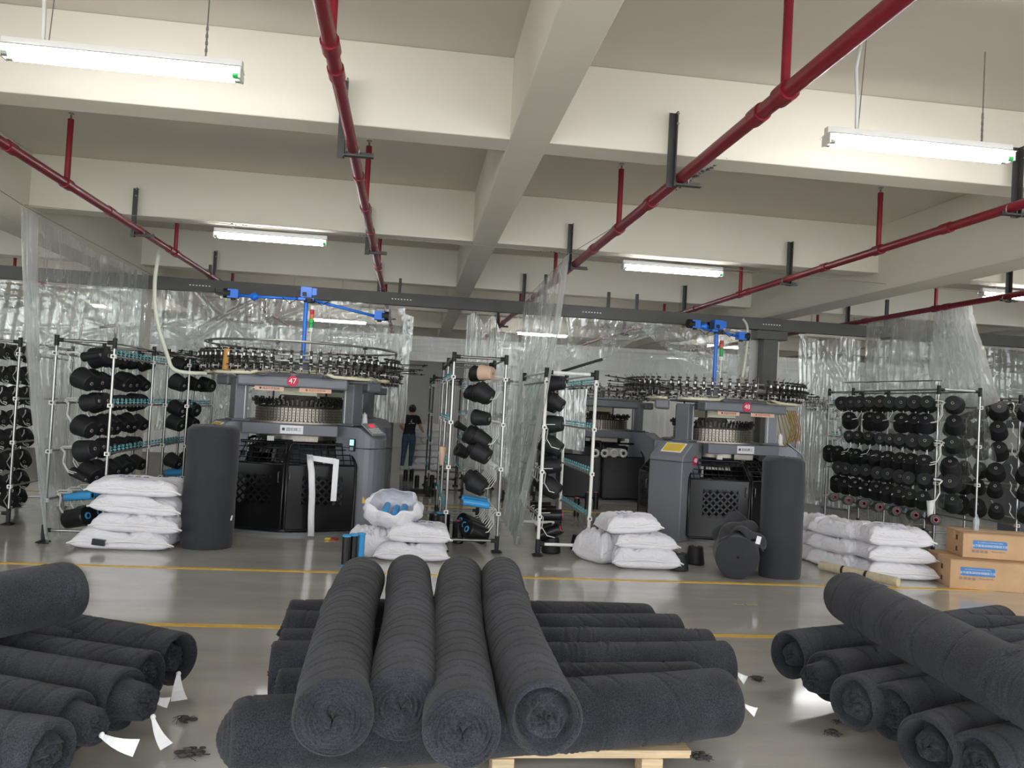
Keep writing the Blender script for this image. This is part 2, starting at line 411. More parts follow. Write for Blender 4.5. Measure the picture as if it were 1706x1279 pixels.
# steel beam that carries the plastic sheeting
b = MB(); Y0 = 12.5
for z in (3.08, 3.25): b.box((2, Y0, z), (24, .12, .012))
b.box((2, Y0, 3.165), (24, .014, .16))
b.box((2, Y0-.06, 3.165), (24, .006, .17))
for x in np.arange(-9, 13.5, 2.9):
    for k in range(7): b.box((x+k*.045, Y0-.065, 3.16), (.022, .004, .016), mi=1)
b_st = b.build('steel_beam', ['beam_steel', 'white_metal'])
tag(b_st, 'long grey steel beam with slotted holes spanning behind the machines', 'beam')
for x, zt in ((-2.95, 3.48), (-.2, 3.48), (2.0, 3.7), (3.0, 3.5), (3.45, 3.5), (7.6, 3.7)):
    o = MB(); o.box((0, 0, (3.26+zt)/2), (.04, .04, zt-3.26)); o.box((.018, 0, (3.26+zt)/2), (.006, .06, zt-3.26)); o.build('beam_bracket', 'dark_steel', b_st, loc=(x, Y0, 0))
for x in (-2.75, 4.2, 7.5):
    o = MB(); o.box((x, Y0-.3, 3.05), (.04, .6, .04)); o.box((x+.1, Y0-.55, 3.05), (.2, .04, .04)); o.build('bracket_arm', 'dark_steel', b_st)
# hanging steel post by the right column
p = ony(1285, 560, 12.42)
b = MB(); b.box((0, .12, 1.53), (.24, .2, 3.06)); b.box((0, .1, 2.99), (.5, .26, .14)); b.box((0, 0, .01), (.34, .3, .02))
tag(b.build('steel_post', 'beam_steel', loc=(p.x, 12.4, 0), bevel=.006), 'dark grey square steel post beside the white column behind machine 48', 'post')

# ------------------------------------------------------------------ red sprinkler pipes
pipes = [(-2.9, 3.3, 2.3, 'red sprinkler pipe on the left, running above the left creel rack'), (-.45, 3.3, .3, 'red sprinkler pipe running above machine 47 toward the camera'),
         (1.8, 3.3, 0, 'red sprinkler pipe right of the centre beam with lint along it'), (4.3, 3.3, 0, 'red sprinkler pipe over machine 48, rising to the right edge'),
         (7.1, 3.3, 0, 'red sprinkler pipe at far right behind the hanging film'), (-6.2, 3.3, 0, 'red sprinkler pipe at far left behind the film')]
for i, (x, z, _, lab) in enumerate(pipes):
    r = .042 if i == 2 else .036
    t = thing('sprinkler_pipe', lab, 'pipe', (x, 0, z), 0, 'red sprinkler pipes')
    m_ = MB(); m_.cyl((0, 1.0, 0), (0, 28, 0), r, n=14)
    for y in (.6+2.0*np.arange(14)):
        if y > 1.2: m_.cyl((0, y+1.6, 0), (0, y+1.72, 0), r*1.22, n=14)
    m_.build('pipe_run', 'red_pipe', t)
    ys = [3.94, 7.25, 10.5, 13.8, 17.1] if i < 4 else [10.5, 13.8]
    for y in ys:
        s = MB(); s.cyl((0, y-.06, 0), (0, y+.06, 0), r*1.3, n=14); s.cyl((0, y, 0), (0, y, .46), .024, n=10); s.cyl((0, y, .46), (0, y, .54), .026, n=8)
        s.cyl((0, y, .54), (0, y, .575), .009, n=6, mi=1); s.cyl((0, y, .585), (0, y, .59), .024, n=10, mi=1)
        s.build('sprinkler_riser', ['red_pipe', 'galv'], t)
    hy = [5.52, 9.16, 12.86, 16.56] if i in (1, 2, 3) else ([9.16, 12.86] if i == 0 else [9.16, 12.86])
    for y in hy:
        hx = -.055 if i < 3 else .06
        h = MB(); h.box((hx, y, .19), (.008, .055, .52)); h.box((hx-.022, y+.024, .19), (.05, .008, .52))
        h.box((.04, y, -.055), (.2, .05, .01)); h.box((.04, y+.022, -.04), (.2, .006, .035))
        h.tube([(-r-.008, y, -.05), (-r-.008, y, 0), (0, y, r+.006), (r+.008, y, 0), (r+.008, y, -.05)], .005, 5, mi=1)
        for zz in (.36, .43): h.cyl((hx, y-.03, zz), (hx, y-.038, zz), .009, n=6, mi=1)
        h.build('pipe_hanger', ['dark_steel', 'galv'], t)
# ------------------------------------------------------------------ fluorescent lamps
def lamp_proto(label):
    t = thing('hanging_lamp', label, 'lamp', (0, 0, 0), 0, 'fluorescent batten lamps under the ceiling')
    h = MB(); L = 1.24
    h.box((0, 0, .045), (L, .05, .05))
    h.add([(-L/2, -.028, .03), (L/2, -.028, .03), (L/2, -.075, .016), (-L/2, -.075, .016), (-L/2, .028, .03), (L/2, .028, .03), (L/2, .075, .016), (-L/2, .075, .016)],
          [(0, 1, 2, 3), (7, 6, 5, 4)])
    h.add([(-L/2, -.028, .024), (L/2, -.028, .024), (L/2, -.073, .012), (-L/2, -.073, .012), (-L/2, .028, .024), (L/2, .028, .024), (L/2, .073, .012), (-L/2, .073, .012)],
          [(3, 2, 1, 0), (4, 5, 6, 7)])
    h.box((0, 0, .022), (L, .056, .006))
    for s in (-1, 1): h.box((s*(L/2-.006), 0, -.01), (.012, .10, .06))
    h.build('housing', 'white_metal', t, bevel=.003)
    for s in (-1, 1): tu = MB(); tu.cyl((-.575, s*.03, -.024), (.575, s*.03, -.024), .016, n=10); tu.build('fluorescent_tube', 'tube_glow', t)
    for s in (-1, 1):
        for w in (-1, 1):
            e = MB(); e.cyl((w*.575, s*.03, -.024), (w*.61, s*.03, -.024), .0165, n=10); e.build('tube_cap', 'green_cap' if (s < 0 and w > 0) else 'tube_cap', t)
    for s, k in ((-1, 'cable'), (1, 'chain')):
        w = MB(); H = CEIL-LZ
        if s < 0: w.tube([(-.42, 0, .07), (-.425, 0, .25), (-.44, 0, .45), (-.41, 0, H)], .011, 6, mi=0); w.cyl((-.40, .02, .07), (-.37, .02, H), .003, n=5, mi=1)
        else:
            w.cyl((.42, 0, .25), (.42, 0, H), .0035, n=5, mi=1)
            for q in range(10): w.box((.42, 0, .07+q*.02), (.006 if q % 2 else .014, .014 if q % 2 else .006, .018), mi=1)
        w.build('hanging_'+k, ['white_metal', 'galv'], t)
    return t
LZ = 3.40
l0 = lamp_proto('nearest fluorescent lamp at upper left, green end cap, hung on cable and chain')
names = {(-1.62, 4.68): None, (3.08, 4.78): 'fluorescent lamp at upper right hung on cable and chain before the first beam',
         (-1.62, 9.56): 'fluorescent lamp left of centre, second from the camera', (3.08, 9.62): 'fluorescent lamp above machine 48 with twisted wire beside it',
         (7.75, 9.65): 'fluorescent lamp at far right edge behind the hanging film'}
first = True
for y in (-.4, 4.68, 9.56, 14.4, 19.3, 24.2):
    for x in (-6.4, -1.62, 3.08, 7.75):
        if x > 3 and x < 4: y_ = y+.1 if y == 4.68 else y+.06
        else: y_ = y+.08 if x > 7 else y
        lab = names.get((x, round(y_, 2)))
        if first and x == -1.62 and y == 4.68:
            l0.location = (x, y, LZ); first = False; continue
        row = {-.4: 'in the lamp row above the camera', 4.68: 'in the nearest lamp row', 9.56: 'in the second lamp row', 14.4: 'in the lamp row just behind the steel beam', 19.3: 'in the fourth lamp row, far off', 24.2: 'in the farthest lamp row'}[y]
        colm = {-6.4: 'far left of the hall', -1.62: 'over the aisle of machine 47', 3.08: 'over the aisle of machine 48', 7.75: 'right side of the hall'}[x]
        dup(l0, (x, y_, LZ), 0, lab or ('fluorescent batten lamp %s, %s' % (row, colm)))

# ceiling wires
def wire(pts, r, m, label, cat='wire', sag=0., name='hanging_wire'):
    P = []
    for a, c in zip(pts[:-1], pts[1:]):
        a = Vector(a); c = Vector(c)
        for k in range(8):
            q = k/8; v = a.lerp(c, q); v.z -= sag*4*q*(1-q); P.append(v)
    P.append(Vector(pts[-1]))
    o = MB(); o.tube(P, r, 6); return tag(o.build(name, m), label, cat)
wire([(-3.74, 8.43, 3.33), (1.66, 8.84, 3.35), (7.3, 9.2, 3.33)], .003, 'galv', 'thin steel wire stretched across the aisle above the curtain tops', sag=.01)
wire([(-3.74, 5.5, 3.5), (-3.74, 8.43, 3.32), (-3.74, 12.5, 3.27)], .004, 'galv', 'thin wire carrying the left plastic curtain')
wire([(2.15, 5.6, 3.49), (1.66, 8.84, 3.34), (1.66, 12.5, 3.25)], .003, 'galv', 'thin wire running up from the middle curtain top to the beam')
wire([(7.25, 9.9, 3.32), (7.2, 12.5, 3.27)], .004, 'galv', 'thin wire carrying the right plastic curtain')
def lint_on(p, q, n, label, s=.02):
    random.seed(n); o = MB(); p = Vector(p); q = Vector(q)
    for k in range(n):
        c = p.lerp(q, k/max(1, n-1)) + Vector([random.uniform(-s, s)*.6 for _ in range(3)])
        o.sphere(c, random.uniform(.4, 1)*s, 6, sc=(1, .7, .6))
    return tag(o.build('lint_tuft', 'lint'), label, 'lint')
lint_on((2.12, 5.75, 3.48), (2.02, 6.35, 3.45), 16, 'dark lint clinging to the wire below the ceiling beam')
lint_on((1.35, 8.82, 3.35), (1.55, 8.83, 3.35), 8, 'lint tuft on the wire left of the middle curtain top', .012)
lint_on((-.6, 8.7, 3.34), (-.45, 8.7, 3.35), 6, 'lint tuft on the wire near the pipe above machine 47', .012)
lint_on((-1.85, 8.6, 3.335), (-1.7, 8.6, 3.335), 5, 'pale lint twist on the wire above the second lamp', .012)

# ------------------------------------------------------------------ fabric rolls
def fabric_roll(label, p0, p1, r, seed, e0='flat', e1='flat', zones=(), bend=0., sag=.0, grooves=.13, tags=(), group='dark fabric rolls', skew=.06, rnear=None):
    """p0 near/visible end -> p1; e0/e1 end style; zones: fractions with gathered wrinkles"""
    rs = np.random.RandomState(seed)
    p0 = Vector(p0); p1 = Vector(p1); A = (p1-p0); Ln = A.length; a = A.normalized()
    side = a.cross(Vector((0, 0, 1))).normalized(); up = side.cross(a).normalized()
    NR = int(Ln/.0085); NT = 56
    s = np.linspace(0, 1, NR)[:, None]; th = np.linspace(0, 2*np.pi, NT, endpoint=False)[None, :]
    R = np.full((NR, NT), r)
    if rnear: R = R*(1+(rnear-1)*(1-s))
    R = R*(1+.02*np.sin(s*5+rs.rand()*6)+.012*np.sin(2*th+rs.rand()*6+s*3)+.01*np.sin(3*th+s*9+rs.rand()*6))
    R = R*(1+.015*np.sin(s*Ln*9+th+rs.rand()*6)*np.sin(s*7+1))
    x = s*Ln
    ph0 = rs.rand()*6
    for k in range(int(Ln/grooves)):                       # seams of the spiral wrap
        c = (k+.5+.35*(rs.rand()-.5))*grooves; sk = skew*(1+.5*rs.randn()); ph = ph0+.3*rs.randn()
        d = x-(c+sk*np.sin(th+ph)+.012*np.sin(3*th+rs.rand()*6))
        R = R-.0085*np.exp(-(d/.0055)**2)+.0012*np.exp(-((d-.013)/.01)**2)
    for (z0, z1, amp) in zones:                            # gathered, crumpled bands
        for k in range(int((z1-z0)*Ln/.022)):
            c = (z0+(z1-z0)*rs.rand())*Ln; sk = .05+.05*rs.rand(); ph = ph0+.5*rs.randn()
            tc = rs.rand()*6.28; tw = .9+1.2*rs.rand()
            dt = np.angle(np.exp(1j*(th-tc)))
            w = np.exp(-(dt/tw)**2)
            d = x-(c+sk*np.sin(th+ph)+.01*np.sin(4*th+ph*3))
            R = R+w*amp*(.5+rs.rand())*(np.exp(-(d/.007)**2)-.6*np.exp(-((d-.012)/.008)**2))
    bulge = np.ones_like(R)
    def ends(ss, style):
        q = ss*Ln
        if style == 'round': return np.where(q < r*.45, np.sqrt(np.clip(1-((r*.45-q)/(r*.45))**2, 0, 1))*.28+.72, 1.)
        return np.where(q < .022, .93+.07*np.sqrt(np.clip(1-((.022-q)/.022)**2, 0, 1)), 1.)
    R = R*ends(s, e0)*ends(1-s, e1)
    cx = bend*np.sin(np.pi*s); cz = -sag*np.sin(np.pi*s)
    U = np.array(side); Wv = np.array(up); Av = np.array(a)
    flat = np.where(np.sin(th) < 0, .95, 1.0)
    P = (x[..., None]*Av + (R*np.cos(th)+cx)[..., None]*U + (R*np.sin(th)*flat+cz)[..., None]*Wv)
    V = [P.reshape(-1, 3)]; F = []
    I, J = np.meshgrid(np.arange(NR-1), np.arange(NT), indexing='ij'); J2 = (J+1) % NT
    F.append(np.stack([I*NT+J, I*NT+J2, (I+1)*NT+J2, (I+1)*NT+J], -1).reshape(-1, 4))
    base = NR*NT
    for end, style in ((0, e0), (1, e1)):
        K = 30; rho = np.linspace(1, 0.02, K)[:, None]
        edge = P[0 if end == 0 else -1]; sg = -1 if end == 0 else 1
        cen = (Av*Ln*end)
        rel = edge-cen
        laps = {'flat': 7, 'loose': 4.5, 'hollow': 3, 'nub': 5, 'round': 5}[style]
        spi = np.sin(2*np.pi*(rho*laps)-th+rs.rand()*6+.5*np.sin(3*th+rs.rand()*6+4*rho)+.4*np.sin(7*th+rs.rand()*6))*(.6+.4*np.sin(2*th+9*rho+rs.rand()*6))
        d = .0075*spi*np.minimum(1, rho*4)+.002*np.sin(9*th+rho*40)*(1-rho)+.012*rs.randn()*np.cos(th+rs.rand()*6)*(1-rho)
        d = d+.01*np.exp(-(rho/.25)**2)*np.sin(3*th+rs.rand()*5)+.009*np.sin(5*th+9*rho+rs.rand()*6)*(1-rho)+.004*np.sin(11*th+23*rho+rs.rand()*6)*(1-rho)**.5
        if style == 'flat': d = d+.018*(1-rho**2)-.004
        if style == 'loose': d = d*1.4-.06*(1/(1+np.exp(-(.86-rho)*60)))+.045*(1/(1+np.exp(-(.62-rho)*30)))
        if style == 'hollow': d = d-.13*(1/(1+np.exp(-(.88-rho)*60)))+.10*(1/(1+np.exp(-(.55-rho)*40)))*(1+.05*np.sin(3*th))
        if style == 'nub': d = d-.02*(1/(1+np.exp(-(.9-rho)*60)))+.13*(1/(1+np.exp(-(.66-rho)*50)))
        if style == 'round': d = .05*(1-rho**2)+.002*spi
        wob = 1+.03*np.sin(2*th+rho*6+rs.rand()*6)*(1-rho)
        Q = cen+rel[None]*(rho*wob)[..., None]+(sg*d)[..., None]*Av
        Q[0] = edge
        V.append(Q.reshape(-1, 3))
        I, J = np.meshgrid(np.arange(K-1), np.arange(NT), indexing='ij'); J2 = (J+1) % NT
        f = np.stack([base+I*NT+J, base+(I+1)*NT+J, base+(I+1)*NT+J2, base+I*NT+J2], -1).reshape(-1, 4)
        F.append(f if end else f[:, ::-1]); base += K*NT
    o = obj('fabric_roll', raw_mesh('fabric_roll', np.concatenate(V), np.concatenate(F), 'knit_fabric'), None, p0)
    tag(o, label, 'fabric roll', group)
    for (pos, size, ang) in tags:                          # knotted paper / cloth tags at the end
        t = MB(); w, h = size; c = Vector(pos)-p0
        n = 5; vs = []
        for k in range(n+1):
            q = k/n; ww = w*(.18+.82*q)
            dx = math.cos(ang)*h*q; dz = math.sin(ang)*h*q
            nx = -math.sin(ang)*ww/2; nz = math.cos(ang)*ww/2
            yy = -.02*math.sin(q*3)-.01*q
            vs += [(c.x+dx+nx, c.y+yy, c.z+dz+nz), (c.x+dx-nx, c.y+yy-.012, c.z+dz-nz)]
        t.add(vs, [(2*k, 2*k+2, 2*k+3, 2*k+1) for k in range(n)]); t.sphere(c, .013, 8)
        tb = t.build('paper_tag', 'paper', o); sm = tb.modifiers.new('thick', 'SOLIDIFY'); sm.thickness = .0015
        tb['label'] = 'white tag knotted to the roll end'
    return o
def ext(a, b, L):
    a = Vector(a); b = Vector(b); return a + (b-a).normalized()*L

# ---- middle stack on the pallet, lower layer lying across
z1 = .285
low = [((-.62, 3.42), (1.63, 3.87), .158, 'large lowest cross roll at the front of the middle stack, longest and nearest', 'round', 'round', [(.52, .66, .006)], [((1.66, 3.80, .30), (.045, .07), -.5)]),
       ((-.52, 3.97), (1.60, 4.19), .125, 'second cross roll from the front in the middle stack, tapering at right', 'flat', 'round', [(.4, .7, .006)], []),
       ((-.60, 4.29), (1.85, 4.46), .142, 'third cross roll from the front in the middle stack, tag at its right end', 'loose', 'flat', [(.45, .7, .006)], [((1.87, 4.40, .26), (.05, .07), -.6)]),
       ((-.60, 4.60), (1.86, 4.75), .135, 'fourth cross roll from the front in the middle stack', 'flat', 'flat', [(.4, .7, .006)], []),
       ((-.62, 4.92), (1.76, 5.04), .142, 'fifth cross roll from the front in the middle stack, blunt right end', 'flat', 'flat', [(.45, .6, .003)], []),
       ((-.64, 5.22), (1.68, 5.32), .14, 'rearmost cross roll of the middle stack, touching the aisle', 'flat', 'round', [(.4, .55, .003)], [])]
for i, (a, c, r, lab, e0, e1, zn, tg) in enumerate(low):
    fabric_roll(lab, (a[0], a[1], .125+r), (c[0], c[1], .125+r), r, 10+i, e0, e1, zn, bend=.02*(-1)**i, tags=tg, skew=.13, grooves=.17, group='cross rolls under the middle stack')
top = [((-.19, 2.90), (-.21, 5.15), 'leftmost of the four upper rolls on the middle stack, leaning right at the far end', 'flat', [(.62, .74, .006), (.45, .5, .003)]),
       ((.04, 3.02), (.07, 5.30), 'second upper roll from the left on the middle stack, with a spiral end', 'flat', [(.5, .62, .004), (.8, .85, .003)]),
       ((.25, 2.83), (.40, 5.30), 'third upper roll from the left on the middle stack, lowest front end', 'flat', [(.52, .66, .004), (.74, .8, .003)]),
       ((.545, 2.90), (.66, 5.32), 'rightmost of the four upper rolls, loose rolled layers at its front end', 'loose', [(.62, .72, .006), (.42, .48, .004)])]
for i, (a, c, lab, e0, zn) in enumerate(top):
    fabric_roll(lab, (a[0], a[1], .555 if i != 2 else .54), (c[0], c[1], .56), .134 if i else .137, 40+i, e0, 'round', zn, bend=[-.03, .02, -.02, -.03][i], grooves=.10, skew=.03, group='upper rolls on the middle stack')
# ---- left pile
def lp(px0, py0, px1, py1, r, L, z=None):
    z = .125+r if z is None else z
    a = onz(px0, py0, z); c = onz(px1, py1, z); return a, ext(a, c, L)
LP = [((300, 1098), (0, 1042), .135, 2.3, 'topmost cross roll of the left pile beside the aisle, white tag hanging off its right end', 'hollow', [(.35, .45, .004)], [((0, 0, -.07), (.08, .13), -1.45)]),
      ((232, 1092), (0, 1064), .115, 2.2, 'slim roll squeezed between two thicker rolls in the left pile', 'flat', [(.3, .45, .003)], []),
      ((250, 1128), (0, 1092), .125, 2.3, 'left pile roll with crumpled tag pointing right at its end', 'loose', [(.35, .45, .003)], [((.02, -.02, -.08), (.05, .09), -.25)]),
      ((210, 1165), (0, 1128), .14, 2.2, 'left pile roll with its inner core poking out and a tag tied to it', 'nub', [(.4, .45, .002)], [((.13, -.03, -.06), (.055, .14), -1.05)]),
      ((125, 1205), (0, 1180), .13, 2.2, 'left pile roll with an inner core poking out and broad white tag', 'nub', [(.1, .2, .002)], [((.12, -.03, -.03), (.07, .15), -.3)]),
      ((85, 1262), (0, 1248), .135, 2.2, 'nearest roll of the left pile at the lower left corner', 'loose', [], [])]
for i, (a, c, r, L, lab, e0, zn, tg) in enumerate(LP):
    p, q = lp(*a, *c, r, L)
    tg = [((p.x+d[0][0], p.y+d[0][1]-.01, p.z+d[0][2]), d[1], d[2]) for d in tg]
    fabric_roll(lab, p, q, r, 60+i, e0, 'flat', zn, tags=tg, grooves=.11, group='fabric rolls of the left pile')
p = onz(124, 985, .56); q = onz(0, 1008, .56); 
fabric_roll('thick upper roll lying on top of the left pile with a smooth rounded end', p, ext(p, q, 1.8), .158, 70, 'round', 'flat', [(.35, .5, .003)], grooves=.4, group='fabric rolls of the left pile')
# ---- right pile
RP = [((1312, 1092), (1450, 1072), .14, 2.2, 'right pile roll nearest the aisle, open hollow left end', 'hollow', []),
      ((1375, 1128), (1500, 1108), .135, 2.2, 'right pile roll with pleated cloth bulging from its end', 'nub', []),
      ((1420, 1172), (1600, 1130), .135, 2.2, 'right pile roll, third from the aisle, with loose outer layer', 'loose', []),
      ((1482, 1188), (1640, 1152), .135, 2.2, 'right pile roll with tight spiral end, fourth from the aisle', 'loose', []),
      ((1540, 1246), (1706, 1200), .137, 2.2, 'right pile roll with drooping outer layer, fifth from the aisle', 'hollow', []),
      ((1625, 1276), (1740, 1248), .135, 2.0, 'nearest roll of the right pile at the lower right corner', 'loose', [])]
for i, (a, c, r, L, lab, e0, zn) in enumerate(RP):
    p, q = lp(*a, *c, r, L)
    fabric_roll(lab, p, q, r, 80+i, e0, 'flat', zn, grooves=.16, group='fabric rolls of the right pile')
p = onz(1408, 992, .575); q = onz(1682, 1130, .575)
fabric_roll('long thick roll lying slantwise on top of the right pile, rounded far end', p, ext(p, q, 2.35), .158, 90, 'round', 'flat', [(.12, .22, .004), (.3, .45, .003), (.62, .8, .01)], grooves=.3, skew=.05, group='fabric rolls of the right pile', bend=.03)
p = onz(1560, 1056, .27); q = onz(1706, 1060, .27)
fabric_roll('roll behind the slanting one at the rear of the right pile', p, ext(p, q, 2.0), .135, 91, 'flat', 'flat', [], grooves=.2, group='fabric rolls of the right pile')
p = onz(1600, 1080, .27); q = onz(1706, 1084, .27)
fabric_roll('second rear roll of the right pile, half hidden by the slanting roll', p, ext(p, q, 2.0), .13, 92, 'flat', 'flat', [], grooves=.2, group='fabric rolls of the right pile')

# ---- pallets
def pallet(label, x0, x1, y0, y1, rz=0, c=None):
    w = x1-x0; d = y1-y0
    t = thing('wooden_pallet', label, 'pallet', ((x0+x1)/2, (y0+y1)/2, 0), rz, 'wooden pallets under the rolls')
    for k in range(7):
        o = MB(); o.box((0, -d/2+.05+(d-.1)*k/6, .113), (w, .095, .02)); o.build('deck_board', 'wood', t, bevel=.002)
    for y in (-d/2+.06, 0, d/2-.06):
        o = MB(); o.box((0, y, .092), (w, .09, .02)); o.build('stringer_board', 'wood', t, bevel=.002)
        for x in (-w/2+.3, w/2-.18, 0):
            q = MB(); q.box((x, y, .041), (.1, .11, .082)); q.build('block', 'wood', t, bevel=.003)
    return t
pallet('pale wooden pallet under the middle stack of rolls', -.35, 1.38, 3.69, 4.95)
pallet('wooden pallet hidden under the left pile of rolls', -2.9, -1.42, 3.35, 4.55, math.radians(-24))
pallet('wooden pallet hidden under the right pile of rolls', 2.75, 4.0, 3.65, 4.75, math.radians(20))

# ------------------------------------------------------------------ sacks
def sack_mesh(w, d, h, seed, ear=.10):
    rs = np.random.RandomState(seed); N = 44
    u = np.linspace(-1, 1, N)[:, None]; v = np.linspace(-1, 1, N)[None, :]
    U = u+0*v; V = v+0*u
    t = np.clip((1-np.abs(U)**5)*(1-np.abs(V)**5), 0, 1)**.30
    nz = sum(rs.randn()*.16*np.sin(rs.uniform(2, 7)*U+rs.uniform(2, 7)*V+rs.rand()*6) for k in range(6))
    crease = sum(-.16*np.exp(-((U*math.cos(a)+V*math.sin(a)-c)/.05)**2) for a, c in [(rs.rand()*3, rs.uniform(-.6, .6)) for k in range(11)])
    rad = .08*np.sin(22*V+rs.rand()*6)*np.exp(-((1-np.abs(U))/.22)) + .08*np.sin(22*U+rs.rand()*6)*np.exp(-((1-np.abs(V))/.22))
    th = t*(1+.35*nz+crease)+rad*(t > 0)*np.minimum(1, t*2)
    X = U*w/2*(1-.10*(1-V**2)*np.abs(U)**3); Yv = V*d/2*(1-.08*(1-U**2)*np.abs(V)**3)
    X = X+np.sign(U)*ear*w*.12*(np.abs(U)**10*np.abs(V)**10)
    zt = h*.5+h*.5*th; zb = h*.5-h*.5*np.minimum(t*1.02, 1)
    zt = np.maximum(zt, zb+.002); zs = .35*h*0
    A = np.stack([X, Yv, zt], -1); B = np.stack([X, Yv, zb], -1)
    droop = (np.abs(U)**8*.18+np.abs(V)**8*.12)*h
    A[..., 2] -= droop; B[..., 2] -= droop*.2; B[..., 2] = np.minimum(B[..., 2], A[..., 2])
    VV = np.concatenate([A.reshape(-1, 3), B.reshape(-1, 3)]); n = N*N
    I, J = np.meshgrid(np.arange(N-1), np.arange(N-1), indexing='ij')
    F1 = np.stack([I*N+J, (I+1)*N+J, (I+1)*N+J+1, I*N+J+1], -1).reshape(-1, 4); F2 = F1[:, ::-1]+n
    per = [(i, 0) for i in range(N)]+[(N-1, j) for j in range(1, N)]+[(i, N-1) for i in range(N-2, -1, -1)]+[(0, j) for j in range(N-2, 0, -1)]
    ids = [i*N+j for i, j in per]; F3 = [(ids[(k+1) % len(ids)], ids[k], ids[k]+n, ids[(k+1) % len(ids)]+n) for k in range(len(ids))]
    return raw_mesh('woven_sack', VV, np.concatenate([F1, F2, np.array(F3)]), 'woven_sack')
def sack(label, x, y, z, w, d, h, rz, seed, tilt=(0, 0), print_=None, seam=True, group='white woven sacks'):
    o = obj('woven_sack', sack_mesh(w, d, h, seed), None, (x, y, z)); o.rotation_euler = (tilt[0], tilt[1], rz)
    tag(o, label, 'sack', group)
    if seam:
        s = MB(); pts = [(-w/2*1.02+w*1.04*k/12, -d/2*(.935 if 0 < k < 12 else 1.0)-.004, h*(.44+.03*math.sin(k+seed))-(.14*h if k in (0, 12) else 0)) for k in range(13)]
        s.tube(pts, .009, 6); s.build('seam', 'white_paint', o)
    if print_:
        text('printed_writing', print_[0], print_[1], 'print_blue', o, (print_[2], -d*.15, h*1.04), (math.radians(6), 0, 0), .001)
    return o
mat('print_blue', '#7f8db5', .6)
# left stack
L0 = (-2.66, 9.02)
sack('bottom sack of the left stack, gaping open with black cloth inside', L0[0]-.10, L0[1]-.02, 0, .98, .56, .21, .0, 1)
sack('second sack from the floor in the left stack with faint blue writing', L0[0]+.02, L0[1], .17, .86, .58, .20, .02, 2, (0, .03), ('特 种 纱 线', .07, .1))
sack('third sack up in the left stack, wrinkled and bulging', L0[0]+.0, L0[1]+.02, .35, .88, .56, .20, -.03, 3, (0, .05))
sack('top sack of the left stack with pointed left corner', L0[0]-.02, L0[1], .54, .90, .58, .18, .0, 4, (0, .02), ('纺 织 纱 线', .06, -.05))
o = sack('rear sack column beside the standing roll on the left', L0[0]+.34, L0[1]+.5, 0, .5, .4, .62, .2, 5, seam=False)
c = MB(); c.box((-.2, -.27, .085), (.12, .05, .06), (0, .1, 0)); c.build('cloth_inside', 'cloth_dark', bpy.data.objects['woven_sack'])
# middle-left stack
sack('bottom sack of the stack left of the creel rack by machine 47', .14, 8.86, 0, .78, .55, .19, -.02, 11)
sack('flat printed sack on the stack beside the creel rack near machine 47', .20, 8.88, .18, .66, .5, .20, .0, 12, (0, .02), ('纱 线 产 品', .06, 0))
sack('crumpled sack at the back left of the stack near machine 47', -.26, 8.95, 0, .45, .45, .30, .4, 13, seam=False)
# open sack on top
def open_sack():
    t = thing('open_sack', 'open crumpled white sack tipped on top, blue tube ends showing in its mouth', 'sack', (-.08, 8.85, .30), 0, 'white woven sacks')
    rs = np.random.RandomState(5); K, T = 26, 60
    ph = np.linspace(0, 1, K)[:, None]; th = np.linspace(0, 2*np.pi, T, endpoint=False)[None, :]
    prof = np.sin(np.pi*np.clip(ph*.80+.0, 0, 1))**.55
    Rr = .27*prof*(1+.05*np.sin(5*th+4*ph)+.04*np.sin(9*th+rs.rand()*6+7*ph)+.03*np.sin(14*th-9*ph))
    zz = .38*ph+.02*np.sin(7*th+9*ph)*ph
    X = Rr*1.15*np.cos(th); Yy = Rr*.75*np.sin(th)
    a = math.radians(-50)                                     # mouth faces the camera and down-right
    Zc = zz-.2
    P = np.stack([X, Yy*math.cos(a)+Zc*math.sin(a), .19+Zc*math.cos(a)-Yy*math.sin(a)], -1)
    P[..., 2] = np.maximum(P[..., 2], .0)
    me = grid_mesh('bag', np.transpose(P, (1, 0, 2)), 'woven_sack', wrapu=True)
    o = obj('bag', me, t); m = o.modifiers.new('t', 'SOLIDIFY'); m.thickness = .004
    h = MB()
    for k, (x, y, z) in enumerate([(.02, -.17, .17), (.10, -.16, .18), (-.08, -.15, .19)]): h.cyl((x, y, z), (x+.02, y+.2, z+.05), .035, n=14)
    h.build('tube_end', 'blue_tube', t)
    return t
open_sack()
# right-middle stack, beside the white creel
sack('bottom sack of the stack in front of machine 48, corner flared right', 2.62, 8.80, 0, .74, .56, .24, -.05, 21)
sack('sack with pointed right corner in the stack in front of machine 48', 2.60, 8.82, .20, .70, .52, .17, .05, 22, (0, .03))
sack('top crumpled sack with a blue mark, in front of machine 48', 2.46, 8.84, .36, .62, .48, .20, .1, 23, (0, -.05), ('M', .12, -.1))
sack('slumped sack at the left back of the stack in front of machine 48', 2.22, 9.02, 0, .42, .5, .34, .5, 24, seam=False)
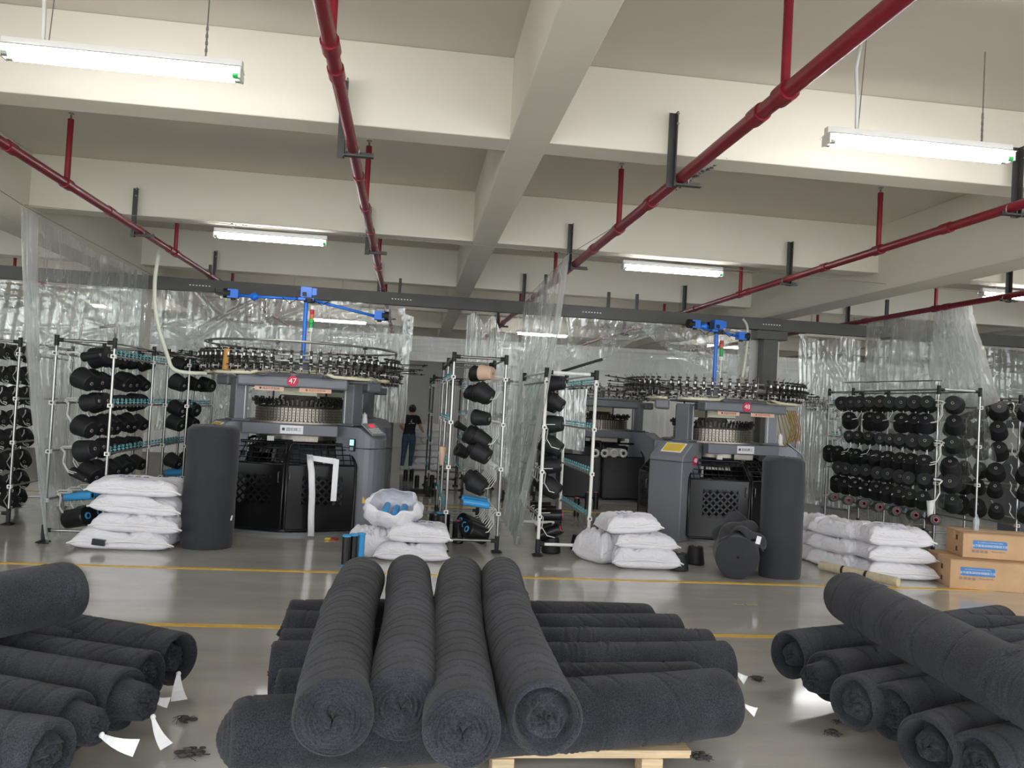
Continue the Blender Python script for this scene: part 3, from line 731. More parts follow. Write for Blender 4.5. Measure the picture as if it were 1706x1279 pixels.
# right stack
for k in range(3):
    sack(['bottom sack of the front column in the right stack, pointed corner by the boxes', 'middle sack of the front column in the right stack', 'top sack of the front column in the right stack with printed mark'][k],
         5.42-.02*k, 8.66, .175*k, .82-.04*k, .62, .19 if k < 2 else .22, -.03, 31+k, (0, .02), ('高 级 纱 线', .05, -.05) if k == 2 else None)
    sack(['bottom sack of the rear left column in the right stack', 'middle sack of the rear left column in the right stack', 'top sack of the rear left column in the right stack, neck bunched'][k],
         5.08, 9.05, .18*k, .5, .62, .2, .35, 35+k, (0, 0), seam=False)
    sack(['lowest sack at the far left edge of the right stack', 'middle sack at the far left edge of the right stack', 'uppermost puffed sack at the far left edge of the right stack'][k],
         4.98, 9.42, .18*k, .36, .5, .2, .2, 45+k, seam=False)

# ------------------------------------------------------------------ cardboard boxes
def carton(label, x, y, z, w, d, h, rz, cap):
    t = thing('cardboard_box', label, 'box', (x, y, z), rz, 'cardboard boxes at the right')
    o = MB(); o.box((w/2, d/2, h/2), (w, d, h)); o.build('carton', 'cardboard', t, bevel=.006)
    f = MB(); f.box((w/2, d*.25, h+.004), (w*1.0, d*.495, .005)); f.box((w/2, d*.75, h+.004), (w*1.0, d*.495, .005)); f.build('flap', 'cardboard', t)
    tp = MB(); tp.box((w/2, d/2, h+.0085), (w, .05, .002)); tp.box((-.001, d/2, h-.04), (.002, .05, .08)); tp.build('packing_tape', 'orange_plate', t)
    lw, lh = .345, .088; lx = .10+lw/2
    l = MB(); pts = []
    for (cx_, cz_, a0, rr) in ((lw/2, lh/2, 0, .022), (-lw/2, lh/2, 90, .002), (-lw/2, -lh/2, 180, .022), (lw/2, -lh/2, 270, .002)):
        for q in range(5):
            a = math.radians(a0+22.5*q); pts.append((lx+cx_-math.copysign(rr, cx_)+rr*math.cos(a), -.002, h-.11+cz_-math.copysign(rr, cz_)+rr*math.sin(a)))
    l.add(pts, [tuple(range(len(pts)))]); l.build('blue_label', 'box_blue', t)
    e = MB(); 
    r180 = (math.pi/2, math.pi, 0)
    text('label_writing', cap, .030, 'white_paint', t, (lx, -.003, h-.118), r180, .0005)
    text('label_writing', 'Hangzhou Textile Equipment Technology Co., Ltd.', .0125, 'white_paint', t, (lx, -.003, h-.088), r180, .0004)
    text('box_writing', '翔 经 纶 纺', .034, 'ink_box', t, (.17, -.002, h-.18), r180, .0004)
    text('box_writing', 'Specialty Knitting', .020, 'ink_box', t, (.36, -.002, h-.18), r180, .0004)
    c2 = MB()
    for zz in (.07, .19): c2.box((-.002, d*.35, zz), (.002, .04, .05))
    c2.build('side_mark', 'ink_dark', t)
    return t
mat('ink_box', '#6d6680', .7)
a = onz(1582, 979); rz = math.radians(-14)
carton('lower cardboard box with blue label upside down, beside the right sacks', a.x, a.y, 0, .9, .62, .295, rz, '浙江恒翔经纬纺织有限公司')
b2 = carton('upper cardboard box with blue upside down label, stacked on the other', a.x+.22, a.y+.12, .305, .8, .45, .255, rz, '浙江恒翔经纬纺织有限公司')
# things on the box: water bottle and white cup-shaped cone near the post
def lathe_thing(name, label, cat, loc, prof, mats, segm=None, n=20, rot=None, group=None):
    o = MB(); o.lathe(prof, n, 0, mats=segm); ob = o.build(name, mats, None, loc)
    if rot: ob.rotation_euler = rot
    return tag(ob, label, cat, group)
def clear_mat(name, col, a):
    m = bpy.data.materials.new(name); m.use_nodes = True; nt = m.node_tree; p = nt.nodes['Principled BSDF']
    p.inputs['Base Color'].default_value = hexc(col); p.inputs['Roughness'].default_value = .1; p.inputs['Alpha'].default_value = a
    M[name] = m
clear_mat('clear_pet', '#c8dadd', .35); clear_mat('blue_wrap', '#3f7f99', .75)
q = Vector((a.x+.50, a.y+.30, .568))
lathe_thing('water_bottle', 'clear plastic water bottle standing on the upper cardboard box', 'bottle', q, [(0, 0), (.03, 0), (.032, .01), (.03, .03), (.032, .1), (.03, .13), (.014, .16), (.014, .18), (0, .18)], ['clear_pet'])
lathe_thing('paper_cone', 'white paper cone hung point down beside the creel post above the sacks', 'cone', ony(1550, 848, 9.5)+Vector((0, 0, -.1)), [(0, 0), (.028, 0), (.045, .19), (.047, .195), (.047, .2), (.02, .2)], ['yarn_white'])
# ribbed white tubes on the floor
o = MB(); p = Vector((4.72, 8.86, .055)); q = Vector((5.13, 8.02, .055)); N = 30
for k in range(N):
    p_ = p.lerp(q, k/N); q_ = p.lerp(q, (k+.82)/N); m_ = p.lerp(q, (k+1)/N)
    mi = 1 if k in (9, 18) else 0
    o.cyl(p_, q_, .05, .047, n=16, mi=mi); o.cyl(q_, m_, .044, n=16, mi=mi)
tag(o.build('paper_tube', ['paper_tube', 'dark_tape']), 'ribbed off-white tube with two dark bands lying on the floor by the right sacks', 'tube')

# ------------------------------------------------------------------ standing and lying rolls by the machines
def upright_roll(label, x, y, r, h, seed, lean=(0, 0), flapz=None, sq=1.0):
    rs = np.random.RandomState(seed); NZ, NT = 90, 72
    z = np.linspace(0, 1, NZ)[:, None]; th = np.linspace(0, 2*np.pi, NT, endpoint=False)[None, :]
    R = r*(1+.015*np.sin(2*th+z*2)+.012*np.sin(3*th+rs.rand()*6+z*3)+.008*np.sin(z*12+th))
    for k in range(5):
        t0 = rs.rand()*6.28; dt = np.angle(np.exp(1j*(th-t0-.5*z*rs.randn()))); R = R+.006*np.exp(-(dt/.06)**2)-.005*np.exp(-((dt-.1)/.07)**2)
    R = R*np.where(z > .965, .90+.10*np.sqrt(np.clip(1-((z-.965)/.035)**2, 0, 1)), 1)*np.where(z < .02, .97, 1)
    zz = z*h+.012*np.sin(2*th+rs.rand()*6)*z
    P = np.stack([R*np.cos(th)+lean[0]*z, R*sq*np.sin(th)+lean[1]*z, zz+0*th], -1)
    cap = []
    K = 10
    for j in range(1, K+1):
        rho = 1-j/K*.98
        e = P[-1]; c = np.array([lean[0], lean[1], h]); q = c+(e-c)*rho; q[:, 2] = h+.012*np.sin(3*th[0]+j)*(1-rho)+.006*np.sin(j*2.0)+.01
        cap.append(q)
    P = np.concatenate([P, np.array(cap)], 0)
    o = obj('fabric_roll', grid_mesh('fabric_roll', np.transpose(P, (1, 0, 2))[::-1], 'cloth_roll', wrapu=True), None, (x, y, 0))
    tag(o, label, 'fabric roll', 'rolls wrapped in dark cloth beside the machines')
    return o
mat('cloth_roll', '#2c2e33', .85, noise=.12, nscale=4, bump=.12, bscale=30, sheen=.15)
o = upright_roll('tall dark fabric roll standing on end in front of machine 47', -2.02, 9.16, .262, 1.27, 3, (.0, 0))
f = MB(); f.add([(.245, -.03, .1), (.258, .0, .1), (.264, .0, .55), (.25, -.03, .55), (.262, -.045, .33)], [(0, 1, 2, 3)]); 
c = MB(); c.box((.255, -.08, .32), (.012, .03, .05), (0, .2, 0)); c.build('care_tag', 'paper', o)
o = upright_roll('tall dark fabric roll leaning upright in front of machine 48', 4.03, 8.42, .225, 1.25, 8, (.05, .12), sq=.8)
# lying wrapped roll with bunched cloth
t = thing('fabric_roll', 'short fat wrapped roll lying before machine 48, round end facing out', 'fabric roll', (3.46, 8.2, 0), math.radians(-18), 'rolls wrapped in dark cloth beside the machines')
rs = np.random.RandomState(4); NR, NT = 60, 64
x = np.linspace(0, 1, NR)[:, None]; th = np.linspace(0, 2*np.pi, NT, endpoint=False)[None, :]
R = .222*(1+.012*np.sin(3*th+x*4)+.01*np.sin(x*20+2*th))*np.where(x < .03, .96+.04*(x/.03), 1)
R = R*np.where(x > .75, 1-.5*(x-.75), 1)*(1+.05*np.sin(9*th)*np.clip((x-.7)*3, 0, 1))
P = np.stack([R*np.cos(th), x*.62+0*th, .222+R*np.sin(th)], -1)
def capit(P0, ctr, K, f):
    out = []
    for j in range(1, K+1):
        rho = 1-j/K*.98; q = ctr+(P0-ctr)*rho; q[:, 1] += f(rho); out.append(q)
    return np.array(out)
c0 = capit(P[0], np.array([0, 0, .222]), 14, lambda r: -.004*math.sin(r*40)-.008*(1-r)+(.02 if r < .08 else 0))[::-1]
c1 = capit(P[-1], np.array([0, .62, .222]), 6, lambda r: .05*(1-r))
P = np.concatenate([c0, P, c1], 0)
obj('roll_body', grid_mesh('roll_body', np.transpose(P, (1, 0, 2)), 'cloth_roll', wrapu=True), t)
NU, NV = 50, 40; u = np.linspace(-1, 1, NU)[:, None]; v = np.linspace(0, 1, NV)[None, :]
ang = math.pi/2+u*1.25; RR = .235+.02*np.sin(u*9+v*7)+.035*np.sin(v*14+u*3)*np.abs(np.cos(u*1.2))+.05*v
P = np.stack([RR*np.cos(ang)+.05+.0*v, .05+v*.6+.03*np.sin(u*8), .23+RR*np.sin(ang)*(1+.16*v)], -1)
o = obj('bunched_cloth', grid_mesh('bunched_cloth', P, 'cloth_roll'), t); sm = o.modifiers.new('t', 'SOLIDIFY'); sm.thickness = .01
c = MB(); c.box((.2, .0, .42), (.045, .01, .08), (0, .2, 0)); c.build('care_tag', 'paper', t)

# ------------------------------------------------------------------ circular knitting machine
def pol(r, deg, z=0.): a = math.radians(deg); return Vector((r*math.cos(a), r*math.sin(a), z))
def rotz(deg): return Matrix.Rotation(math.radians(deg), 3, 'Z')
def extrude_profile(mb, prof, w, deg, mi=0):
    """prof: (radial, z) polygon; extruded tangentially by w about direction deg"""
    R = rotz(deg); n = len(prof)
    vs = [R @ Vector((r, -w/2, z)) for r, z in prof]+[R @ Vector((r, w/2, z)) for r, z in prof]
    mb.add(vs, [tuple(range(n)), tuple(reversed(range(n, 2*n)))]+[(i, i+n, (i+1) % n+n, (i+1) % n) for i in range(n)], mi)

_cache = {}
def feeder_mesh():
    f = MB()   # radial +x outward, hangs on the ring
    f.box((0, 0, -.01), (.05, .030, .10)); f.box((.022, 0, .075), (.034, .030, .03)); f.box((.0, 0, .11), (.045, .034, .022))
    f.cyl((.03, -.02, -.03), (.03, .02, -.03), .024, n=10, mi=1); f.cyl((.045, 0, .03), (.045, 0, .062), .021, n=10, mi=1)
    f.cyl((.0, 0, -.06), (.0, 0, -.12), .006, n=6, mi=1); f.cyl((.02, .0, .12), (.06, .0, .165), .003, n=5, mi=1)
    f.box((.05, 0, -.075), (.05, .012, .012), mi=2); f.sphere((.075, 0, -.075), .008, 6, mi=1); f.cyl((.05, 0, .005), (.05, 0, .02), .018, n=10, mi=2)
    return f.build('yarn_feeder', ['feeder_dark', 'chrome', 'black_matte'])
FM = None
def machine(num, label, cx, cy, delta, full=True, fan=True, hoop=True, arms=((-1, .92, .02), (1, .9, -.02)), feeders=72, gate_open=False):
    global FM
    t = thing('knitting_machine', label, 'knitting machine', (cx, cy, 0), math.radians(delta), 'circular knitting machines')
    # base
    b = MB(); b.cyl((0, 0, .0), (0, 0, .035), 1.0, n=48); b.cyl((0, 0, .035), (0, 0, .05), .9, n=48); b.build('base_ring', 'cabinet_grey', t)
    # three leg cabinets: right, left, back
    for k, a in enumerate((-30, 210, 90)):
        c = MB()
        if k == 0:      # rounded outer console
            R = rotz(a); n = 10; out = []
            for q in range(n+1):
                ph = math.radians(-90+180*q/n); out.append((1.07+.20*math.cos(ph)**.7 if q not in (0, n) else 1.07, .235*math.sin(ph)))
            out = [(.74, -.235)]+out+[(.74, .235)]; m = len(out)
            zt = [1.30 if r < 1.08 else 1.30-(r-1.07)*.75 for r, y in out]
            vs = [R @ Vector((r, y, 0)) for r, y in out]+[R @ Vector((r, y, z)) for (r, y), z in zip(out, zt)]
            c.add(vs, [tuple(reversed(range(m))), tuple(range(m, 2*m))]+[(i, (i+1) % m, (i+1) % m+m, i+m) for i in range(m)])
        else:
            extrude_profile(c, [(.74, 0), (.74, 1.30), (.98, 1.30), (1.24, 1.12), (1.26, 1.06), (1.26, 0)], .50, a)
        leg = c.build('leg_cabinet', 'cabinet_grey', t, bevel=.014)
        if not full: continue
        R = rotz(a)
        g = MB(); g.box(R @ Vector((1.02, 0, 1.045)), (.50, .506, .006), R.to_4x4().to_3x3()); g.build('panel_seam', 'black_matte', leg)
        if k == 0:
            s = MB(); Rm = R @ Matrix.Rotation(math.radians(37), 3, 'Y')
            cpos = R @ Vector((1.13, .0, 1.275))
            s.box(cpos, (.22, .30, .012), Rm); s.box(cpos+Rm @ Vector((-.06, .02, .008)), (.05, .11, .006), Rm, mi=1)
            for i in range(3):
                for j in range(6): s.box(cpos+Rm @ Vector((0.0+i*.035, -.10+j*.04, .008)), (.022, .028, .004), Rm, mi=2)
            s.build('control_panel', ['keypad', 'screen_red', 'white_metal'], leg)
            d = MB(); dp = R @ Vector((1.0, -.25, 1.08)); d.box(dp, (.075, .03, .15), R); d.box(dp+R @ Vector((0, -.017, .03)), (.055, .004, .07), R, mi=1)
            d.box(dp+R @ Vector((0, -.017, -.045)), (.05, .004, .04), R, mi=2); d.build('meter', ['device_dark', 'screen_cyan', 'keypad'], leg)
            w = MB(); wp = R @ Vector((1.18, -.215, .42)); 
            w.add([wp+R @ Vector(v) for v in ((-.045, -.012, -.035), (.035, .012, -.035), (-.005, 0, .045))], [(0, 1, 2)]); w.box(wp+R @ Vector((-.17, -.022, -.10)), (.05, .004, .12), R, mi=1)
            w.build('warning_sign', ['yellow', 'paper'], leg)
        if k == 1:
            s = MB(); Rm = R @ Matrix.Rotation(math.atan2(.18, .26), 3, 'Y')
            cpos = R @ Vector((1.10, .02, 1.222)); s.box(cpos, (.20, .30, .008), Rm)
            s.box(cpos+Rm @ Vector((0, 0, .003)), (.17, .27, .004), Rm, mi=1)
            for i in range(5): s.box(cpos+Rm @ Vector((-.06+i*.028, 0, .0055)), (.006, .20-.03*(i % 3), .001), Rm, mi=2)
            s.build('warning_plate', ['white_paint', 'yellow', 'orange_plate'], leg)['label'] = 'yellow instruction plate on the sloping top'
            h = MB()
            for z in (.14, .92): h.box(R @ Vector((.80, .262, z)), (.05, .025, .06), R)
            h.box(R @ Vector((.98, .256, .62)), (.03, .012, .05), R); h.build('hinge', 'black_matte', leg)
            if num:
                p = MB(); pc = R @ Vector((.93, .2535, 1.06)); nrm = R @ Vector((0, 1, 0))
                p.cyl(pc, pc+nrm*.004, .062, n=28)
                if num == '48':
                    pl = p.build('number_sign', 'sign_red', leg); ang = math.atan2(nrm.y, nrm.x)+math.pi/2
                    text('number', num, .085, 'white_paint', leg, pc+nrm*.006, (math.pi/2, 0, ang))
    # lower frame: table beams between legs, bed plate
    for a in (-90, 30, 150):
        R = rotz(a); f = MB(); f.box(R @ Vector((.74, 0, 1.235)), (.13, 1.12, .135), R); fr = f.build('lower_beam', 'frame_grey_dark', t, bevel=.01)
        if full and a == -90:
            pc = R @ Vector((.808, .02, 1.235)); p = MB(); p.box(pc, (.004, .27, .10), R); np_ = p.build('name_plate', 'plate_grey', t)
            text('plate_writing', '■ 圆机精工', .045, 'ink_dark', np_, pc+R @ Vector((.003, 0, 0)), (math.pi/2, 0, 0), .0005)
    f = MB(); f.cyl((0, 0, 1.30), (0, 0, 1.325), .70, n=64); f.cyl((0, 0, 1.1), (0, 0, 1.3), .52, n=48); f.build('bed_plate', 'cyl_steel', t)
    # needle cylinder of cam boxes
    f = MB(); f.cyl((0, 0, 1.325), (0, 0, 1.50), .515, n=72, mi=1); f.cyl((0, 0, 1.50), (0, 0, 1.512), .555, n=72, mi=1)
    for k in range(72):
        a = k*5; R = rotz(a); f.box(R @ Vector((.53, 0, 1.412)), (.03, .036, .155), R, mi=0)
        for q in range(4): f.box(R @ Vector((.546, 0, 1.36+q*.034)), (.003, .011, .013), R, mi=1)
        f.box(R @ Vector((.555, 0, 1.332)), (.05, .03, .012), R, mi=0)
    f.build('needle_cylinder', ['cyl_steel', 'cyl_dark'], t)
    f = MB()
    for k in range(66):
        a = k*360/66+1; R = rotz(a); j = .01*((k*7) % 3)
        f.box(R @ Vector((.55, 0, 1.54+j)), (.035, .018, .055), R); f.box(R @ Vector((.575, 0, 1.565+j)), (.05, .026, .022), R); f.sphere(R @ Vector((.56, 0, 1.59+j)), .014, 6)
    f.build('yarn_guide_ring', 'feeder_black', t)
    # dial drive box in the centre
    f = MB(); f.cyl((0, 0, 1.51), (0, 0, 1.64), .26, .2, n=32, mi=1); f.box((0, -.05, 1.695), (.46, .36, .11), mi=0); f.box((0, -.235, 1.645), (.44, .01, .012), mi=2)
    for k in range(3): p = pol(.42, 45+k*90); f.cyl((p.x, p.y, 1.5), (p.x, p.y, 1.86), .012, n=8, mi=2)
    f.build('drive_box', ['lit_cream', 'cyl_steel', 'cyl_dark'], t)
    # posts and upper frame
    for a in (-30, 210, 90):
        R = rotz(a); f = MB(); f.box(R @ Vector((.80, 0, 1.55)), (.16, .20, .54), R); f.box(R @ Vector((.80, 0, 1.315)), (.24, .27, .03), R)
        po = f.build('post', 'frame_grey', t, bevel=.012)
        for s in (-1, 1): g = MB(); g.box(R @ Vector((.76, s*.102, 1.55)), (.01, .006, .48), R); g.build('edge_strip', 'white_metal', po)
        for s in (-1, 1):
            for q in (-1, 1): pass
    for a in (-90, 30, 150):
        R = rotz(a); f = MB(); f.box(R @ Vector((.72, 0, 1.80)), (.20, 1.30, .13), R); f.box(R @ Vector((.74, 0, 1.885)), (.1, .7, .05), R)
        ub = f.build('upper_beam', 'frame_grey', t, bevel=.03)
        if full and a == -90:
            pc = R @ Vector((.822, .0, 1.815)); p = MB(); p.cyl(pc, pc+R @ Vector((.005, 0, 0)), .066, n=32); p.build('number_sign', 'sign_red', t)
            text('number', num, .09, 'white_paint', t, pc+R @ Vector((.007, 0, 0)), (math.pi/2, 0, 0))
            for s, w in ((-1, .34), (1, .38)):
                q = MB(); qc = R @ Vector((.80, s*.27, 1.715)); q.box(qc, (.006, w, .05), R); o = q.build('instruction_strip', 'orange_plate', t)
                text('strip_writing', '■ 高品针织机械', .033, 'ink_red' if s > 0 else 'ink_dark', o, qc+R @ Vector((.004, 0, 0)), (math.pi/2, 0, 0), .0004)
    f = MB(); f.cyl((0, 0, 1.86), (0, 0, 1.88), .62, n=40); f.cyl((0, 0, 1.88), (0, 0, 2.12), .09, n=20); f.build('top_plate', 'frame_grey', t)
    # creel ring: rings, spokes, cream air ducts
    f = MB()
    for z, R_ in ((2.04, 1.2), (1.93, 1.16), (2.11, 1.2)): f.ring((0, 0, z), R_, .011, 72, 6)
    for k in range(9): f.tube([pol(.1, k*40+5, 2.06), pol(1.2, k*40+5, 2.04)], .010, 6)
    for k in range(18): f.tube([pol(1.19, k*20+5, 1.90), pol(1.2, k*20+5, 2.2)], .007, 6)
    f.build('ring_frame', 'galv', t)
    if full:
        f = MB()
        for k in range(3):
            a0 = -90+k*120
            for s in (-1, 1):
                f.tube([pol(.80, a0+s*3, 1.935), pol(.84, a0+s*16, 1.935), pol(.92, a0+s*24, 1.93), pol(1.0, a0+s*29, 1.89), pol(1.12, a0+s*36, 1.885), pol(1.18, a0+s*48, 1.885), pol(1.16, a0+s*56, 1.885)], .02, 8)
        f.build('air_duct', 'cream', t)
    # storage feeders, one part each
    if FM is None:
        FM = feeder_mesh(); bpy.data.objects.remove(FM); FM = bpy.data.meshes[[m.name for m in bpy.data.meshes if m.name.startswith('yarn_feeder')][0]]
    for k in range(feeders):
        a = k*360/feeders+1.3
        if feeders == 72 and k % 12 == 5: continue
        o = obj('yarn_feeder', FM, t, pol(1.235, a, 2.045)); o.rotation_euler = (0, 0, math.radians(a))
    # stop motions on the ring
    random.seed(7); f = MB()
    for k in range(80):
        ang = k*4.5+2; g = MB() if full else f; R = rotz(ang)
        g.box(R @ Vector((1.17+.02*(k % 3), 0, 1.925+.012*(k % 2))), (.06, .02, .03), R, mi=0); g.sphere(R @ Vector((1.21-.01*(k % 3), 0, 1.945)), .014, 6, mi=1)
        if k % 3 == 0: g.cyl(R @ Vector((1.2, 0, 1.93)), R @ Vector((1.2, .07, 1.9)), .008, n=6, mi=1)
        if k % 4 == 1: g.box(R @ Vector((1.22, 0, 1.955)), (.07, .03, .015), R, mi=2)
        if full: g.build('stop_motion', ['feeder_dark', 'chrome', 'white_metal'], t)
    if not full: f.build('stop_motion_ring', ['feeder_dark', 'chrome', 'white_metal'], t)
    if hoop:
        f = MB(); f.ring((0, 0, 2.27), 1.2, .014, 72, 8)
        for k in range(7): f.tube([pol(1.2, k*51+8, 2.1), pol(1.2, k*51+8, 2.27)], .012, 6); f.box(pol(1.2, k*51+8, 2.255), (.04, .04, .03), rotz(k*51+8), mi=1)
        f.build('hoop_rail', ['galv', 'dark_steel'], t)
    if full:  # yarn tubes reaching towards the creels
        random.seed(int(num or 3))
        for s in (-1, 1):
            for q in range(9):
                f = MB(); y = -.55+.16*q; z = 2.0+.03*(q % 5); x = math.sqrt(max(.01, 1.22**2-y*y)); L_ = x+.32+.1*random.random()+(.25 if q < 3 and s < 0 else 0); y1 = y+.05*random.random(); z1 = z+.04*random.random()-.01+(.05 if q < 3 and s < 0 else 0)
                f.tube([(s*x*.9, y, z), (s*L_, y1, z1)], .007, 6, mi=q % 2)
                f.sphere((s*L_*.97, y1, z1), .016, 6, mi=0); f.build('yarn_tube', ['black_matte', 'chrome'], t)
    # take-up fabric roller inside and bright inner lamp reflector
    f = MB(); f.cyl((-.48, 0, .40), (.48, 0, .40), .19, n=28, mi=0)
    for s in (-1, 1): f.box((s*.54, 0, .55), (.05, .5, .9), mi=1)
    f.box((0, 0, .98), (1.0, .5, .04), mi=1); f.cyl((-.5, .1, .75), (.5, .1, .75), .03, n=12, mi=2); f.cyl((0, 0, .99), (0, 0, 1.2), .4, .49, n=30, mi=0)
    f.build('take_up_roller', ['cloth_dark', 'black_matte', 'chrome'], t)
    f = MB(); f.box((.16, -.56, 1.135), (.30, .02, .10)); f.build('spreader_plate', 'cyl_steel', t)
    f = MB(); f.box((-.25, -.60, 1.10), (.08, .03, .08)); f.build('sensor_box', 'white_metal', t)
    # safety gates
    for (a0, a1) in ([(-90, -57), (-123, -90), (30, 63), (-3, 30), (117, 150), (150, 183)] if full else [(-90, -57), (-123, -90)]):
        P0 = pol(1.0, a0 if a0 > -100 and a0 != -123 else a0, 0); P1 = pol(1.0, a1, 0)
        if a0 in (-90,): P1 = pol(1.12, -43, 0)
        if a0 == -123: P0 = pol(1.12, -137, 0)
        gate(t, P0, P1, full)
    # blue fan mast and signal light
    if fan:
        ms = MB(); ms.cyl((0, 0, 2.1), (0, 0, 2.9), .027, n=12); mast = ms.build('fan_mast', 'blue_paint', t)
        k = MB(); k.box((0, 0, 2.99), (.14, .12, .13)); k.box((-.02, -.065, 2.96), (.05, .02, .05), mi=1); k.box((.10, 0, 3.0), (.06, .1, .09)); k.box((-.11, 0, 2.97), (.06, .07, .10), mi=1)
        k.cyl((.04, 0, 2.86), (.04, 0, 2.91), .07, n=14, mi=1); k.box((0, 0, 2.90), (.2, .1, .03))
        k.build('fan_gearbox', ['blue_paint', 'black_matte'], mast)
        for (s, ln, dz) in arms:
            f = MB(); f.tube([(s*.05, 0, 2.90), (s*ln, 0, 2.90+dz)], .019, 8)
            arm = f.build('fan_arm', 'blue_paint', mast)
            g = MB(); e = Vector((s*ln, 0, 2.90+dz))
            g.box(e+Vector((-s*.0, 0, .02)), (.13, .1, .11)); g.cyl(e+Vector((s*.03, 0, .02)), e+Vector((s*.12, 0, .02)), .062, n=16, mi=1); g.cyl(e+Vector((s*.0, 0, .01)), e+Vector((s*.0, 0, -.06)), .03, n=12, mi=1)
            g.build('fan_motor', ['blue_paint', 'black_matte'], arm)
            if s < 0: g = MB(); c_ = Vector((s*(ln-.26 if ln > .5 else .2), .0, 2.90+dz)); g.lathe([(0, -.06), (.02, -.06), (.06, 0), (.02, .06), (0, .06)], 14, rot=Matrix.Rotation(math.pi/2, 3, 'Y'), c=c_); g.build('fan_nozzle', 'blue_paint', arm)
            w = MB(); w.tube([(s*.06, -.03, 2.93), (s*.2, -.03, 2.83), (s*.3, -.02, 2.9)], .005, 5); w.build('fan_wire', 'black_matte', arm)
        s = MB(); x = .085
        s.cyl((x, -.02, 2.1), (x, -.02, 2.48), .009, n=8, mi=0)
        for i, m_ in enumerate((4, 3, 1, 2, 1, 0)): s.cyl((x, -.02, 2.48+i*.058), (x, -.02, 2.532+i*.058), .028, n=14, mi=(0, 3, 3, 2, 1, 0)[i] if i else 0)
        s.build('signal_light', ['white_metal', 'red_plastic', 'label_orange', 'green_cap'], t)
    return t

